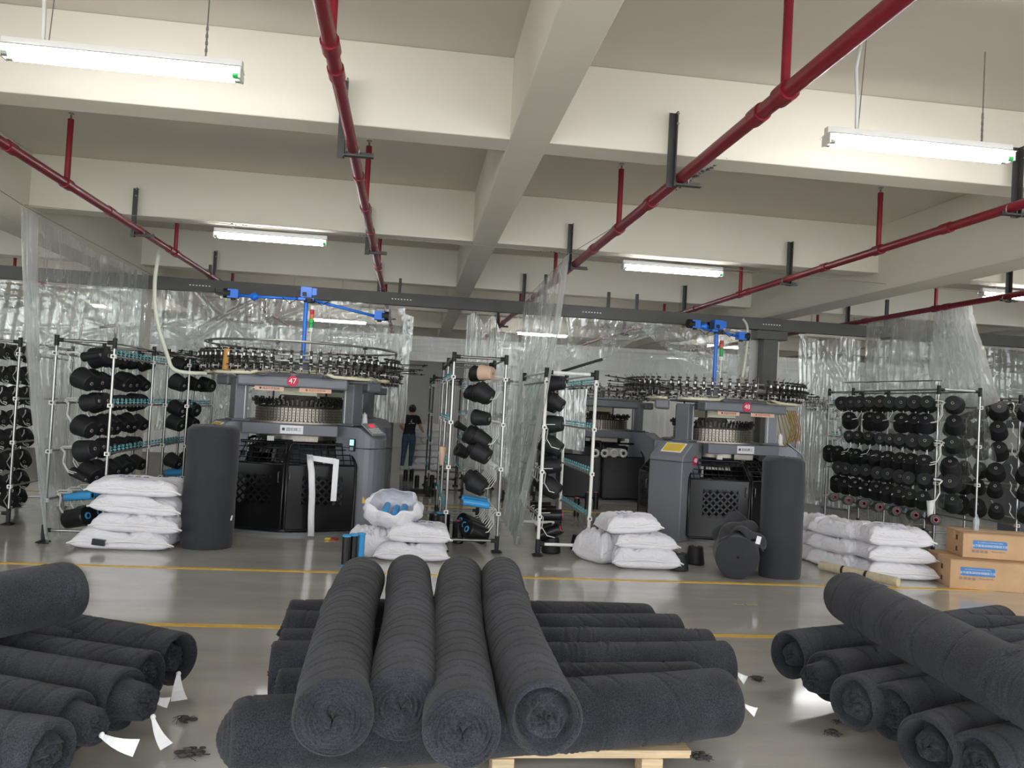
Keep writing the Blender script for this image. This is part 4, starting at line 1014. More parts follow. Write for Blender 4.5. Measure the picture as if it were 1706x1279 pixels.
def gate(t, P0, P1, full):
    """hinged black plastic guard between two floor points: solid lower door with lattice, tilted grid on top"""
    d = P1-P0; w = d.length; ux = d.normalized(); nrm = Vector((ux.y, -ux.x, 0))
    if nrm.dot(P0) < 0: nrm = -nrm
    zb, zm, zt = .06, .83, 1.07; tilt = -.20
    def q(u, z, o=0.):   # u along width, bends inward above zm
        inn = 0 if z <= zm else tilt*(z-zm)/(zt-zm)
        return P0+ux*u+nrm*(o+inn)+Vector((0, 0, z))
    f = MB(); e = .02
    pts = [q(e+.03, zb), q(e, zb+.03), q(e, zm), q(e+.05, zt-.03), q(e+.09, zt), q(w-e-.09, zt), q(w-e-.05, zt-.03), q(w-e, zm), q(w-e, zb+.03), q(w-e-.03, zb)]
    f.tube(pts, .018, 8, closed=True); f.tube([q(e, zm), q(w-e, zm)], .012, 8)
    g = f.build('gate', 'black_plastic', t)
    if not full: 
        o = MB(); o.add([q(e, zb), q(w-e, zb), q(w-e, zm), q(e, zm)], [(0, 1, 2, 3)]); p = o.build('door_panel', 'black_plastic', g); p.modifiers.new('t', 'SOLIDIFY').thickness = .006
        return g
    # door panel with diamond lattice window
    u0, u1, z0, z1 = w*.24, w*.80, .33, .70
    o = MB(); th = .004
    def plate(a, b, c, dd, mi=0):
        vs = [q(a, c, th), q(b, c, th), q(b, dd, th), q(a, dd, th), q(a, c, -th), q(b, c, -th), q(b, dd, -th), q(a, dd, -th)]
        o.add(vs, [(0, 1, 2, 3), (7, 6, 5, 4), (0, 4, 5, 1), (1, 5, 6, 2), (2, 6, 7, 3), (3, 7, 4, 0)], mi)
    plate(e, w-e, zb, z0); plate(e, w-e, z1, zm); plate(e, u0, z0, z1); plate(u1, w-e, z0, z1)
    W, H = u1-u0, z1-z0; n = 5; st = W/n; sw = .011
    for sgn in (1, -1):
        k = -8
        while k < 14:
            a = k*st; pts = []
            # line u = a + sgn*v ; v in 0..H clipped to 0..W
            vs = [0, H] + ([-a, W-a] if sgn > 0 else [a, a-W])
            vs = sorted(v for v in vs if -1e-6 <= v <= H+1e-6 and -1e-6 <= a+sgn*v <= W+1e-6)
            if len(vs) >= 2 and vs[-1]-vs[0] > .01:
                A = (a+sgn*vs[0], vs[0]); B = (a+sgn*vs[-1], vs[-1]); s_ = sw*.707
                def pp(x, y, oo): return q(u0+x, z0+y, oo)
                vv = [pp(A[0]-s_, A[1]+sgn*s_, th), pp(A[0]+s_, A[1]-sgn*s_, th), pp(B[0]+s_, B[1]-sgn*s_, th), pp(B[0]-s_, B[1]+sgn*s_, th)]
                vv += [pp(A[0]-s_, A[1]+sgn*s_, -th), pp(A[0]+s_, A[1]-sgn*s_, -th), pp(B[0]+s_, B[1]-sgn*s_, -th), pp(B[0]-s_, B[1]+sgn*s_, -th)]
                o.add(vv, [(0, 1, 2, 3), (7, 6, 5, 4), (0, 4, 5, 1), (1, 5, 6, 2), (2, 6, 7, 3), (3, 7, 4, 0)])
            k += 1
    # fill alternate corners so the window edge reads as a stepped diamond pattern
    for i in range(n):
        for (zz, s_) in ((0, 1), (H, -1)):
            a = i*st; vv = [q(u0+a, z0+zz, th), q(u0+a+st, z0+zz, th), q(u0+a+st/2, z0+zz+s_*st/2, th), q(u0+a, z0+zz, -th), q(u0+a+st, z0+zz, -th), q(u0+a+st/2, z0+zz+s_*st/2, -th)]
            o.add(vv, [(0, 1, 2), (5, 4, 3), (0, 3, 4, 1), (1, 4, 5, 2), (2, 5, 3, 0)])
    p = o.build('door_panel', 'black_plastic', g)
    o = MB()
    for k in range(9): o.box(q(e+.06+k*(w-2*e-.12)/8, (zm+zt)/2), (.009, .009, .30), Matrix((ux, nrm, ux.cross(nrm))).transposed() @ Matrix.Rotation(math.atan2(-tilt, zt-zm), 3, 'X') if ux.cross(nrm).z > 0 else Matrix((ux, -nrm, ux.cross(-nrm))).transposed() @ Matrix.Rotation(-math.atan2(-tilt, zt-zm), 3, 'X'))
    for k in range(1, 4): z = zm+k*(zt-zm)/4; o.tube([q(e+.01*k, z), q(w-e-.01*k, z)], .006, 6)
    o.build('top_grid', 'black_plastic', g)
    h = MB(); hu = .05 if P0.x > -.2 and P0.x < .2 else w-.07; h.tube([q(hu, .62, .005), q(hu, .62, .03), q(hu, .74, .03), q(hu, .74, .005)], .006, 6); h.build('gate_handle', 'galv', g)
    return g

m47 = machine('47', 'circular knitting machine number 47, left of centre, with long blue fan arms', -1.37, 11.0, 0, arms=((-1, .92, -.01), (1, .95, -.17)))
m48 = machine('48', 'circular knitting machine number 48, right of centre, console with yellow plate', 4.38, 11.5, 12, hoop=False, arms=((-1, .36, .05), (1, .42, -.06)))
m3 = machine('', 'farther knitting machine with four white rings on its gate, behind left of machine 48', 3.75, 15.9, -8, full=False, fan=False, hoop=False, feeders=48)
for (x, y, a, lab) in [(-1.4, 15.7, 0, 'farther knitting machine directly behind machine 47'), (9.9, 11.2, 0, 'knitting machine at far right behind the right creel and film'),
                       (-1.5, 20.4, 10, 'knitting machine third in line behind machine 47'), (3.9, 20.6, 0, 'knitting machine third in line behind machine 48'),
                       (-6.9, 11.2, 0, 'knitting machine at far left behind the left curtain'), (9.4, 15.9, 0, 'distant knitting machine at the right in the second row')]:
    r = dup(m3, (x, y, 0), math.radians(a), lab)
# white ring cones clipped to the far gate
for k in range(4):
    p = ony(992+15.5*k, 755, 14.72)
    o = MB(); o.tube([p+Vector((.055*math.cos(a), 0, .055*math.sin(a))) for a in [i*math.pi/8 for i in range(16)]], .024, 8, closed=True)
    tag(o.build('white_ring', 'yarn_white'), '%s of the four white rings hung on the far machine gate' % ['leftmost', 'second from left', 'third from left', 'rightmost'][k], 'ring', 'white rings on the far gate')

# things on and around the machines
o = MB(); p = ony(377, 598, 9.95)
o.lathe([(.03, -.12), (.037, -.12), (.037, .12), (.03, .12), (.03, -.12)], 20); t_ = o.build('cardboard_tube', 'brown_tube', None, p)
t_.rotation_euler = (.0, .04, 0); tag(t_, 'brown cardboard tube standing on the feeder ring of machine 47', 'tube')
for (px, py, y, lab) in ((607, 700, 10.75, 'white cone of yarn standing on the right console of machine 47'), (1300, 725, 11.2, 'white cone of yarn standing on the right cabinet of machine 48')):
    p = ony(px, py, y)
    lathe_thing('yarn_cone', lab, 'yarn cone', (p.x, p.y, 1.305), [(0, 0), (.042, 0), (.044, .01), (.03, .15), (.012, .155), (.012, .17), (0, .17)], ['yarn_white'])
# cloth strip hung over gate of 47
def strip(pts, w, name, label, cat, m='paper'):
    o = MB(); vs = []
    for i, p in enumerate(pts):
        p = Vector(p); vs += [p+Vector((-w/2, 0, 0)), p+Vector((w/2, 0, 0))]
    o.add(vs, [(2*i, 2*i+1, 2*i+3, 2*i+2) for i in range(len(pts)-1)], 0, True); ob = o.build(name, m); s = ob.modifiers.new('t', 'SOLIDIFY'); s.thickness = .004
    return ob
Yf = 9.92
A = ony(516, 757, Yf+.12); B = ony(519, 785, Yf-.02); C = ony(518, 893, Yf-.03)
s1 = strip([A, A.lerp(B, .5)+Vector((0, -.02, 0)), B, B.lerp(C, .35)+Vector((.008, 0, 0)), B.lerp(C, .7), C], .072, 'cloth_strip', '', '')
tag(s1, 'long white cloth strip hanging down the front gate of machine 47 almost to the floor', 'cloth strip', 'white strips on the gate of machine 47')
A = ony(514, 762, Yf+.1); B = ony(560, 768, Yf+.13); C = ony(556, 834, Yf+.02)
o = MB(); a0 = A; pts = [A+Vector((0, 0, .03)), A-Vector((0, 0, .03)), B+Vector((0, 0, .03)), B-Vector((0, 0, .04))]
o.add([pts[0], pts[1], pts[3], pts[2]], [(0, 1, 2, 3)]); o.add([B+Vector((-.03, -.01, .03)), B+Vector((.035, -.01, .02)), C+Vector((.03, -.03, 0)), C+Vector((-.035, -.03, 0))], [(0, 1, 2, 3)])
s2 = o.build('cloth_strip', 'paper'); s2.modifiers.new('t', 'SOLIDIFY').thickness = .004
tag(s2, 'shorter white cloth strip folded over sideways on the gate of machine 47', 'cloth strip', 'white strips on the gate of machine 47')
# cables
def cable(pts, r, m, label, name='cable', cat='cable'):
    P = [Vector(p) for p in pts]; out = []
    for i in range(len(P)-1):
        p0 = P[max(i-1, 0)]; p1 = P[i]; p2 = P[i+1]; p3 = P[min(i+2, len(P)-1)]
        for k in range(8):
            s = k/8; out.append(.5*((2*p1)+(p2-p0)*s+(2*p0-5*p1+4*p2-p3)*s*s+(-p0+3*p1-3*p2+p3)*s**3))
    out.append(P[-1]); o = MB(); o.tube(out, r, 8); return tag(o.build(name, m), label, cat)
cable([ony(266, 414, 10.6), ony(258, 470, 10.4), ony(261, 530, 10.3), ony(278, 590, 10.2), ony(293, 617, 10.2), ony(345, 622, 10.3)], .024, 'cable_white', 'thick pale hose dropping from the red pipe to the ring of machine 47')
cable([ony(1238, 532, 11.9), ony(1245, 545, 11.8), ony(1244, 580, 11.7), ony(1237, 630, 11.6)], .018, 'cable_white', 'pale hose dropping from the steel beam to machine 48')
for k in range(5):
    cable([ony(1295+4*k, 683, 12.0+.03*k), ony(1300+8*k, 715+4*k, 12), ony(1308+6*k, 742-3*k, 12.05), ony(1318+4*k, 715, 12.1), ony(1312+3*k, 684, 12.1)], .009, 'yellow_hose', 'looped yellow hose beside the right post of machine 48, coil %s' % ['nearest the post', 'next to the nearest', 'in the middle', 'next to the outermost', 'outermost'][k], 'hose', 'hose')
cable([ony(1322, 690, 12), ony(1330, 720, 12), ony(1322, 760, 12), ony(1335, 775, 12)], .007, 'pink', 'thin red hose hanging behind machine 48 beside the yellow coils', 'hose', 'hose')

# ------------------------------------------------------------------ creel racks
c = MB(); c.cyl((0, 0, -.02), (0, 0, .05), .004, n=5, mi=1); c.ring((0, 0, .055), .013, .005, 8, 5); c.box((0, 0, .03), (.03, .02, .015)); c.box((0, 0, .065), (.016, .03, .016))
q = c.build('yarn_clip', ['teal', 'chrome']); CLIP = q.data; bpy.data.objects.remove(q)
c = MB(); c.box((0, -.012, 0), (.05, .045, .04)); c.box((0, -.036, 0), (.022, .004, .022), mi=1); q = c.build('clamp', ['white_metal', 'dark_steel']); CLAMP = q.data; bpy.data.objects.remove(q)
def creel(label, xl, xr, ys, m_post='chrome', h=2.13, levels=(1.95, 1.44, .94, .44), clips=(), group='yarn creel racks', r=.016, rod=True):
    t = thing('creel_rack', label, 'yarn rack', ((xl+xr)/2, ys[0], 0), 0, group)
    ox, oy = (xl+xr)/2, ys[0]
    for i, y in enumerate(ys):
        for j, x in enumerate((xl, xr)):
            X, Y_ = x-ox, y-oy
            o = MB(); o.cyl((X, Y_, .16), (X, Y_, h-.06), r, n=12); p = o.build('post', m_post, t)
            o = MB(); o.cyl((X, Y_, .05), (X, Y_, .19), r*1.5, n=12); o.cyl((X, Y_, .012), (X, Y_, .06), r*1.1, r*1.5, n=12)
            for k in range(4): o.tube([(X, Y_, .03), pol(.075, 45+90*k, .012)+Vector((X, Y_, 0))], [.014, .008], 6)
            o.cyl((X, Y_, 0), (X, Y_, .012), .055, n=14); o.build('foot', 'black_matte', p)
            o = MB(); o.cyl((X, Y_, h-.10), (X, Y_, h+.01), r*1.45, n=12); s = 1 if j == 0 else -1; o.cyl((X, Y_, h-.04), (X+s*.07, Y_, h-.04), r*1.35, n=10); o.build('joint', 'black_matte', p)
            o = MB(); o.cyl((X, Y_, .11), (X, Y_, .16), r*1.4, n=10); o.cyl((X, Y_, .135), (X+s*.07, Y_, .135), r*1.35, n=10); o.build('joint', 'black_matte', p)
            for z in levels: obj('clamp', CLAMP, p, (X, Y_, z))
        o = MB(); o.cyl((xl-ox, y-oy, h-.04), (xr-ox, y-oy, h-.04), r*.95, n=10); o.build('top_bar', m_post, t)
        o = MB(); o.cyl((xl-ox, y-oy, .135), (xr-ox, y-oy, .135), r*.95, n=10); o.build('bottom_bar', m_post, t)
    for j, x in enumerate((xl, xr)):
        for z in levels:
            o = MB(); o.cyl((x-ox, -.03, z), (x-ox, ys[-1]-oy+.03, z), .011, n=8); ra = o.build('rail', 'galv', t)
            if j in clips:
                for k in range(int((ys[-1]-oy)/.13)): obj('yarn_clip', CLIP, ra, (x-ox, .08+k*.13, z))
        if len(ys) > 1:
            o = MB(); o.cyl((x-ox, 0, h-.04), (x-ox, ys[-1]-oy, h-.04), r*.7, n=8); o.build('side_bar', m_post, t)
    return t
def hook_mesh(side):
    """wire yoke that carries one cone below and beside a rail"""
    o = MB(); s = side
    o.tube([(0, 0, 0), (s*.02, -.01, .02), (s*.06, -.01, -.02), (s*.05, -.01, -.13), (s*.11, -.02, -.22), (s*.2, -.03, -.24)], .0055, 6)
    o.tube([(0, 0, 0), (s*.04, .0, .03), (s*.14, -.01, .035)], .005, 6)
    return o
HK = {}
for s in (1, -1):
    q = hook_mesh(s).build('yarn_hook', 'white_metal'); HK[s] = q.data; bpy.data.objects.remove(q)
big = MB(); big.tube([(0, -.01, .01), (.01, -.03, -.03), (-.02, -.05, -.10), (.03, -.06, -.17), (.08, -.06, -.19), (.09, -.07, -.165), (.05, -.07, -.155)], .007, 6)
q = big.build('yarn_hook', 'white_metal'); HK[0] = q.data; bpy.data.objects.remove(q)

def cone_protos():
    P = {}
    def mk(key, prof, m, mc, core=(.018, .03)):
        o = MB(); o.lathe(prof, 26); q = o.build('yarn_cone', m); P[key] = [q.data]; bpy.data.objects.remove(q)
        o = MB(); zt = prof[-1][1]; a = core[0]
        o.lathe([(a*.6, zt-.03), (a*.6, zt+core[1]*.5), (a, zt+core[1]*.5), (a, zt-.01)], 14, mats=[1, 0, 0]); q = o.build('cone_core', [mc, 'black_matte']); P[key].append(q.data); bpy.data.objects.remove(q)
    mk('big', [(.02, -.085), (.095, -.085), (.104, -.078), (.106, -.06), (.084, .075), (.078, .084), (.018, .088)], 'yarn_black', 'cone_core', (.016, .01))
    mk('mid', [(.02, -.08), (.078, -.08), (.085, -.07), (.066, .07), (.06, .078), (.018, .08)], 'yarn_black', 'cone_core', (.016, .012))
    mk('green', [(.02, -.08), (.088, -.08), (.096, -.07), (.076, .07), (.07, .078), (.018, .08)], 'yarn_green', 'cone_core', (.016, .012))
    mk('slim', [(.02, -.10), (.05, -.10), (.053, -.09), (.034, .09), (.03, .1), (.018, .1)], 'yarn_black', 'cone_core', (.014, .012))
    mk('cyl', [(.03, -.13), (.094, -.13), (.102, -.122), (.102, .12), (.094, .13), (.03, .13)], 'yarn_shiny', 'blue_light', (.036, .02))
    mk('cylpink', [(.03, -.13), (.062, -.13), (.068, -.12), (.068, .12), (.062, .13), (.03, .13)], 'yarn_shiny', 'red_ring', (.034, .03))
    mk('peach', [(.02, -.085), (.085, -.085), (.092, -.07), (.072, .07), (.07, .078), (.018, .08)], 'yarn_peach', 'cone_core', (.016, .012))
    mk('blue', [(.038, -.15), (.042, -.15), (.042, .15), (.038, .15)], 'blue_tube', 'blue_light', (.04, .004))
    return P
CP = cone_protos()
CONES = 0
def cone(kind, pos, d, label, group, name='yarn_cone', cat='yarn cone', roll=0.):
    global CONES
    o = obj(name, CP[kind][0], None, pos); q_ = 1.12 if kind in ('big', 'mid', 'green') else 1; o.scale = (q_, q_, q_); d = Vector(d).normalized()
    o.rotation_mode = 'XYZ'; o.rotation_euler = d.to_track_quat('Z', 'Y').to_euler()
    c = obj('cone_core' if kind != 'blue' else 'tube_rim', CP[kind][1], o); CONES += 1
    return tag(o, label, cat, group)
ORD = ['nearest', 'second', 'third', 'fourth', 'fifth', 'sixth', 'seventh', 'eighth', 'ninth', 'tenth', 'eleventh', 'twelfth', 'thirteenth']
ROW = ['top', 'second', 'third', 'fourth', 'fifth', 'sixth', 'seventh', 'bottom']
random.seed(21)
# left creel beside machine 47
c1 = creel('tall steel creel rack at the left, its front posts before the left curtain, loaded with black cones', -3.61, -3.04, (9.05, 10.4, 11.7), clips=(1,))
o = MB(); o.tube([(.285, 0, 2.1), (.285, 0, 2.25), (.27, -.01, 2.27), (.13, -.02, 2.24)], .013, 8); o.build('top_hook', 'galv', c1)
rowz = [(1.95, 0), (1.69, 1), (1.46, 0), (1.19, 1), (.95, 0), (.68, 1), (.45, 2), (.19, 3)]
spec = [['slim', 'big', 'mid', 'mid', 'mid', 'mid', 'mid'], ['big', 'big', 'mid', 'slim', 'big', 'big', 'mid'], ['mid', 'big', 'slim', 'mid', 'mid', 'big', 'mid'], ['big', 'mid', 'big', 'big', 'mid', 'big', 'mid'],
        ['big', 'mid', 'big', 'mid', 'mid', 'mid'], ['slim', 'big', 'big', 'mid', 'green', 'green', 'mid'], ['blue', 'blue'], ['cyl', 'cyl', 'mid']]
for r_, ((z, ty), sp) in enumerate(zip(rowz, spec)):
    for j, kd in enumerate(sp):
        y = 9.28+.30*j+random.uniform(-.03, .03); x = -3.38+random.uniform(-.02, .03)
        if ty == 0: d = (.85, -.25, .12+random.uniform(-.1, .1)); x += .03
        elif ty == 1: d = (.80, -.38, -.30+random.uniform(-.12, .12))
        elif ty == 2: d = (.95, -.2, .12); z = .46
        else: d = (.85, -.35, .22); z = .24; x += .0
        blue = kd == 'blue'
        cone(kd, (x, y, z), d, ('%s blue empty tube in the low row of the left creel rack' if blue else '%s black yarn cone from the front in the '+ROW[r_]+' row of the left creel rack') % (ORD[j] if j else 'frontmost'),
             'yarn cones on the left creel', name='yarn_tube' if blue else 'yarn_cone', cat='tube' if blue else 'yarn cone')
        h = obj('yarn_hook', HK[1], c1, (-3.61+3.325, y-9.05, (z if ty in (0, 2) else z+.25)))
# second column further back, near the machine
c1b = creel('steel creel rack behind the left one, close to machine 47', -2.98, -2.72, (10.8, 12.1), clips=(0, 1), levels=(1.95, 1.44, .94, .55))
for r_, z in enumerate((1.95, 1.72, 1.40, 1.22, .74)):
    for j in range(3 if r_ in (0, 1) else 2):
        cone('green' if (r_+j) % 2 else 'mid', (-2.85+.10*j, 10.85+.3*j, z), (.8, -.4, -.3+.1*j), '%s dark cone in the %s row of the rear left creel, close to machine 47' % (ORD[j] if j else 'frontmost', ROW[r_]), 'yarn cones on the rear left creel')
for j in range(2):
    cone('blue', (-2.80+.03*j, 10.9+.25*j, .60), (.97, -.1, .05), '%s blue tube lying on the low rail of the rear left creel' % ('nearer', 'farther')[j], 'blue tubes on the creels', name='yarn_tube', cat='tube')
# middle creel (chrome)
c2 = creel('narrow chrome creel rack right of machine 47, cones hanging from its right posts', .50, 1.09, (9.3, 10.6, 11.9), h=2.22, clips=(0,), r=.017)
sp2 = [(2.02, ['peach', 'mid', 'mid'], 0), (1.78, ['big', 'big', 'mid', 'mid'], 1), (1.50, ['mid', 'mid'], 0), (1.26, ['mid', 'big', 'big'], 1), (1.10, ['big', 'mid', 'mid'], 1), (.74, ['big', 'big', 'mid'], 1), (.53, ['blue', 'blue'], 2), (.20, ['cyl', 'cyl', 'cyl'], 3)]
for r_, (z, sp, ty) in enumerate(sp2):
    for j, kd in enumerate(sp):
        y = 9.42+.34*j; x = .865-.012*j+random.uniform(-.02, .02)+(.0 if r_ != 4 else .03)
        d = {0: (.75, -.45, -.05), 1: (.75, -.35, -.42), 2: (.95, -.15, -.1), 3: (-.8, -.45, .35)}[ty]
        blue = kd == 'blue'
        cone(kd, (x, y, z), d, ('%s blue empty tube in the low row of the chrome creel by machine 47' if blue else ('%s peach and black cone in the ' if kd == 'peach' else '%s black cone in the ')+ROW[r_]+' row of the chrome creel by machine 47') % (ORD[j] if j else 'frontmost'),
             'yarn cones on the chrome creel', name='yarn_tube' if blue else 'yarn_cone', cat='tube' if blue else 'yarn cone')
for z in (1.95, 1.44, .94, .44):
    for j in range(9): obj('yarn_hook', HK[-1], c2, (.31, .1+.17*j, z))
for j, (px, py, y) in enumerate(((700, 690, 11.6), (769, 711, 11.5), (770, 752, 11.5))):
    if j: cone('slim' if j == 1 else 'mid', ony(px, py, y), (.8, .3, -.4), ('upper', 'lower')[j-1]+' lone dark cone on the left side of the chrome creel by machine 47', 'yarn cones on the chrome creel')
p = ony(737, 759, 9.9)
lathe_thing('yarn_cone', 'peach coloured yarn cone hanging point down by the left post of the chrome creel', 'yarn cone', p+Vector((0, 0, -.11)), [(0, 0), (.025, 0), (.045, .21), (.04, .22), (.01, .22)], ['yarn_peach'])
# white creel
c3 = creel('white painted creel rack with black feet, right of the middle curtain', 1.54, 2.11, (9.18, 10.95), 'white_metal', h=2.1, clips=(1,), r=.019)
o = MB(); o.tube([(-.1, .1, 2.08), (.33, -.06, 2.24)], .016, 8); o.build('top_lever', 'black_matte', c3)
sp3 = [(1.95, ['mid', 'mid'], 0), (1.72, ['mid', 'big'], 1), (1.48, ['green', 'mid'], 0), (1.22, ['green', 'big'], 1), (1.0, ['mid', 'big'], 0), (.74, ['big', 'big', 'mid'], 1), (.44, ['cylpink', 'cylpink', 'cylpink'], 2), (.24, ['cylpink', 'slim'], 3)]
for r_, (z, sp, ty) in enumerate(sp3):
    for j, kd in enumerate(sp):
        y = 9.36+.36*j; x = 1.70+.0*j
        d = {0: (.85, -.35, .1), 1: (.75, -.35, -.42), 2: (.95, -.2, .05), 3: (.8, -.3, .38)}[ty]
        cone(kd, (x, y, z), d, '%s %s cone in the %s row of the white creel rack' % (ORD[j] if j else 'frontmost', 'pink-rimmed black' if kd == 'cylpink' else 'black', ROW[r_]), 'yarn cones on the white creel')
for z in (1.44, .94, .44):
    for j in range(6): obj('yarn_hook', HK[1], c3, (-.285, .1+.17*j, z))
# right creel, seen from its long side
c4 = creel('long steel creel rack at the right holding rows of black cones above the sacks', 6.58, 7.14, (9.6, 11.6, 12.3), h=2.19, clips=(0,), levels=(1.95, 1.46, .98, .52))
o = MB(); o.cyl((-.3, -.1, 2.26), (-.38, 2.1, 2.28), .008, n=8); o.cyl((-.28, 0, 2.15), (-.28, 0, 2.27), .008, n=6); o.build('loose_rod', 'galv', c4)
rz4 = [(1.97, 0, 10), (1.72, 1, 9), (1.48, 0, 9), (1.20, 1, 11), (1.0, 0, 10), (.76, 1, 10)]
for r_, (z, ty, n) in enumerate(rz4):
    for j in range(n):
        y = 9.46+.26*j+random.uniform(-.02, .02); x = 6.52+random.uniform(-.03, .02)+(.18 if j == 0 else 0)
        kd = random.choice(['big', 'big', 'big', 'big', 'green'])
        if r_ == 1 and j in (4, 7): continue
        if r_ == 2 and j > 3: kd = 'mid'
        d = (-.62, -.66, .18+random.uniform(-.1, .15)) if ty == 0 else (-.5, -.55, .62+random.uniform(-.15, .15))
        cone(kd, (x, y, z), d, '%s black yarn cone from the front in the %s row of the right creel rack' % (ORD[j] if j else 'frontmost', ROW[r_]), 'yarn cones on the right creel')
        obj('yarn_hook', HK[-1], c4, (-.28, y-9.6, z if ty == 0 else z+.25))
for j in range(7):
    y = 9.5+.4*j
    cone('cylpink', (6.50, y, .54), (-.35, -.9, .1), '%s dark tube with a pink rim on the lowest rail of the right creel rack' % (ORD[j] if j else 'frontmost'), 'pink-rimmed tubes on the right creel', name='yarn_tube', cat='tube')
# outer creels beyond the curtains
c5 = creel('steel creel rack beyond the right curtain at the right edge', 7.66, 8.3, (9.55, 11.4), h=2.13, levels=(1.9, 1.42, .95, .5))
for r_, z in enumerate((1.93, 1.68, 1.42, 1.15, .93, .66)):
    for j in range(5):
        cone(random.choice(['big', 'mid', 'big']), (7.50+.16*(j == 0)+random.uniform(-.03, .03), 9.4+.32*j, z), (-.5, -.65, .5), '%s black cone from the front in the %s row of the creel beyond the right curtain' % (ORD[j] if j else 'frontmost', ROW[r_]), 'yarn cones beyond the right curtain')
        obj('yarn_hook', HK[0], c5, (-.38, -.25+.32*j, z+.1))
c6 = creel('steel creel rack beyond the left curtain at the left edge', -4.98, -4.42, (10.1, 11.6), h=2.13)
for r_, z in enumerate((1.97, 1.70, 1.45, 1.18, .93, .66, .40, .2)):
    for j in range(4):
        cone(random.choice(['big', 'mid', 'big']), (-4.75+random.uniform(-.03, .03), 10.15+.32*j, z), (.6, -.7, -.2), '%s black cone from the front in the %s row of the creel beyond the left curtain' % (ORD[j] if j else 'frontmost', ROW[r_]), 'yarn cones beyond the left curtain')
        obj('yarn_hook', HK[0], c6, (.0, -.05+.32*j, z+.1))
# second row racks, nearly empty
for (x0, x1, ys, lab) in ((.45, 1.05, (14.6, 16.6), 'empty creel rack with blue clips in the second row, behind the chrome creel'), (1.75, 2.3, (14.4, 16.4), 'creel rack in the second row behind the white creel'),
                          (.84, 1.3, (18.4, 19.8), 'farthest creel rack beside the worker and the sack pile')):
    creel(lab, x0, x1, ys, 'dark_steel' if x0 < 1 else 'galv', clips=(0, 1))
    # hanging threads
    o = MB(); rs = np.random.RandomState(3)
    for k in range(26):
        x = x0+.02+rs.rand()*(x1-x0); y = ys[0]+rs.rand()*(ys[1]-ys[0]); o.cyl((x, y, .5), (x+.02*rs.randn(), y, 2.08), .003, n=4)
    o.build('thread', 'white_paint', [q for q in COL.objects if q.get('label') == lab][0]); th = COL.objects[-1] if False else None
for q in list(COL.objects):
    if q.name.startswith('thread') and q.parent: q.location = -q.parent.location; q['kind'] = 'stuff'

# ------------------------------------------------------------------ plastic film
def curtain(label, path, zt, zb, m='film', amp=.05, folds=18, seed=1, nu=160, nv=90, spread=None, crease=.012, name='plastic_curtain', gather=None):
    """path: floor polyline [(x,y)...]; zt/zb: arrays of z along the path; hangs as a rippled sheet"""
    rs = np.random.RandomState(seed); path = np.array(path, float)
    seg = np.r_[0, np.cumsum(np.hypot(*np.diff(path, axis=0).T))]; seg /= seg[-1]
    u = np.linspace(0, 1, nu); X = np.interp(u, seg, path[:, 0]); Yy = np.interp(u, seg, path[:, 1])
    dx = np.gradient(X); dy = np.gradient(Yy); L = np.hypot(dx, dy); nx, ny = -dy/L, dx/L
    def along(z): z = np.atleast_1d(z); return np.interp(u, np.linspace(0, 1, len(z)), z)
    Zt, Zb = along(zt), along(zb); v = np.linspace(0, 1, nv)
    U, V = np.meshgrid(u, v, indexing='ij')
    disp = np.zeros_like(U)
    for k in range(6):
        f = folds*rs.uniform(.4, 1.6); ph = rs.rand()*6; sl = rs.uniform(-2, 2)
        s = np.sin(f*np.pi*U+ph+sl*V+.7*np.sin(5*V+k)); disp += (np.abs(s)-.6)*rs.uniform(.3, 1)/3
    disp *= amp*(.25+.75*np.minimum(1, V*1.6))
    for k in range(45):
        a = rs.rand()*3.14; c = (rs.rand(), rs.rand()); l = rs.uniform(.05, .25); w = rs.uniform(.006, .02)
        du = U-c[0]; dv = V-c[1]; p = du*math.cos(a)+dv*math.sin(a); q = -du*math.sin(a)+dv*math.cos(a)
        disp += crease*np.exp(-(p/l)**2)*np.exp(-(q/w)**2)*rs.choice([-1, 1])
    PX = X[:, None]+nx[:, None]*disp; PY = Yy[:, None]+ny[:, None]*disp
    PZ = Zt[:, None]*(1-V)+Zb[:, None]*V
    if spread is not None:   # horizontal drift of the lower edge (x, y) per end
        sx = np.interp(u, np.linspace(0, 1, len(spread)), [s[0] for s in spread])[:, None]; sy = np.interp(u, np.linspace(0, 1, len(spread)), [s[1] for s in spread])[:, None]
        PX = PX+sx*V**1.3; PY = PY+sy*V**1.3
    o = obj(name, grid_mesh(name, np.stack([PX, PY, PZ], -1), m), None)
    return tag(o, label, 'plastic sheet', 'clear plastic sheets hung around the machines')
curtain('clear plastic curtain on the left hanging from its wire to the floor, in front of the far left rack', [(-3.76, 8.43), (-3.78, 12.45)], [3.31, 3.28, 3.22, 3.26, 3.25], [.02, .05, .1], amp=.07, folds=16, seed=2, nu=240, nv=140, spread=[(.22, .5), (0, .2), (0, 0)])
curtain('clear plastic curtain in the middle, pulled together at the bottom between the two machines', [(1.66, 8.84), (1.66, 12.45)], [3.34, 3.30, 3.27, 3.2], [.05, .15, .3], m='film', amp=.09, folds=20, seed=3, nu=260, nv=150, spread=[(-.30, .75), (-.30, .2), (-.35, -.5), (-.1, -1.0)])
curtain('plastic film edge strip folded double along the front of the middle curtain', [(1.66, 8.83), (1.64, 9.05)], [3.35, 3.33], [.5, .6], m='film_heavy', amp=.02, folds=3, seed=4, nu=40, nv=90, spread=[(-.25, .62), (-.27, .55)], crease=.004)
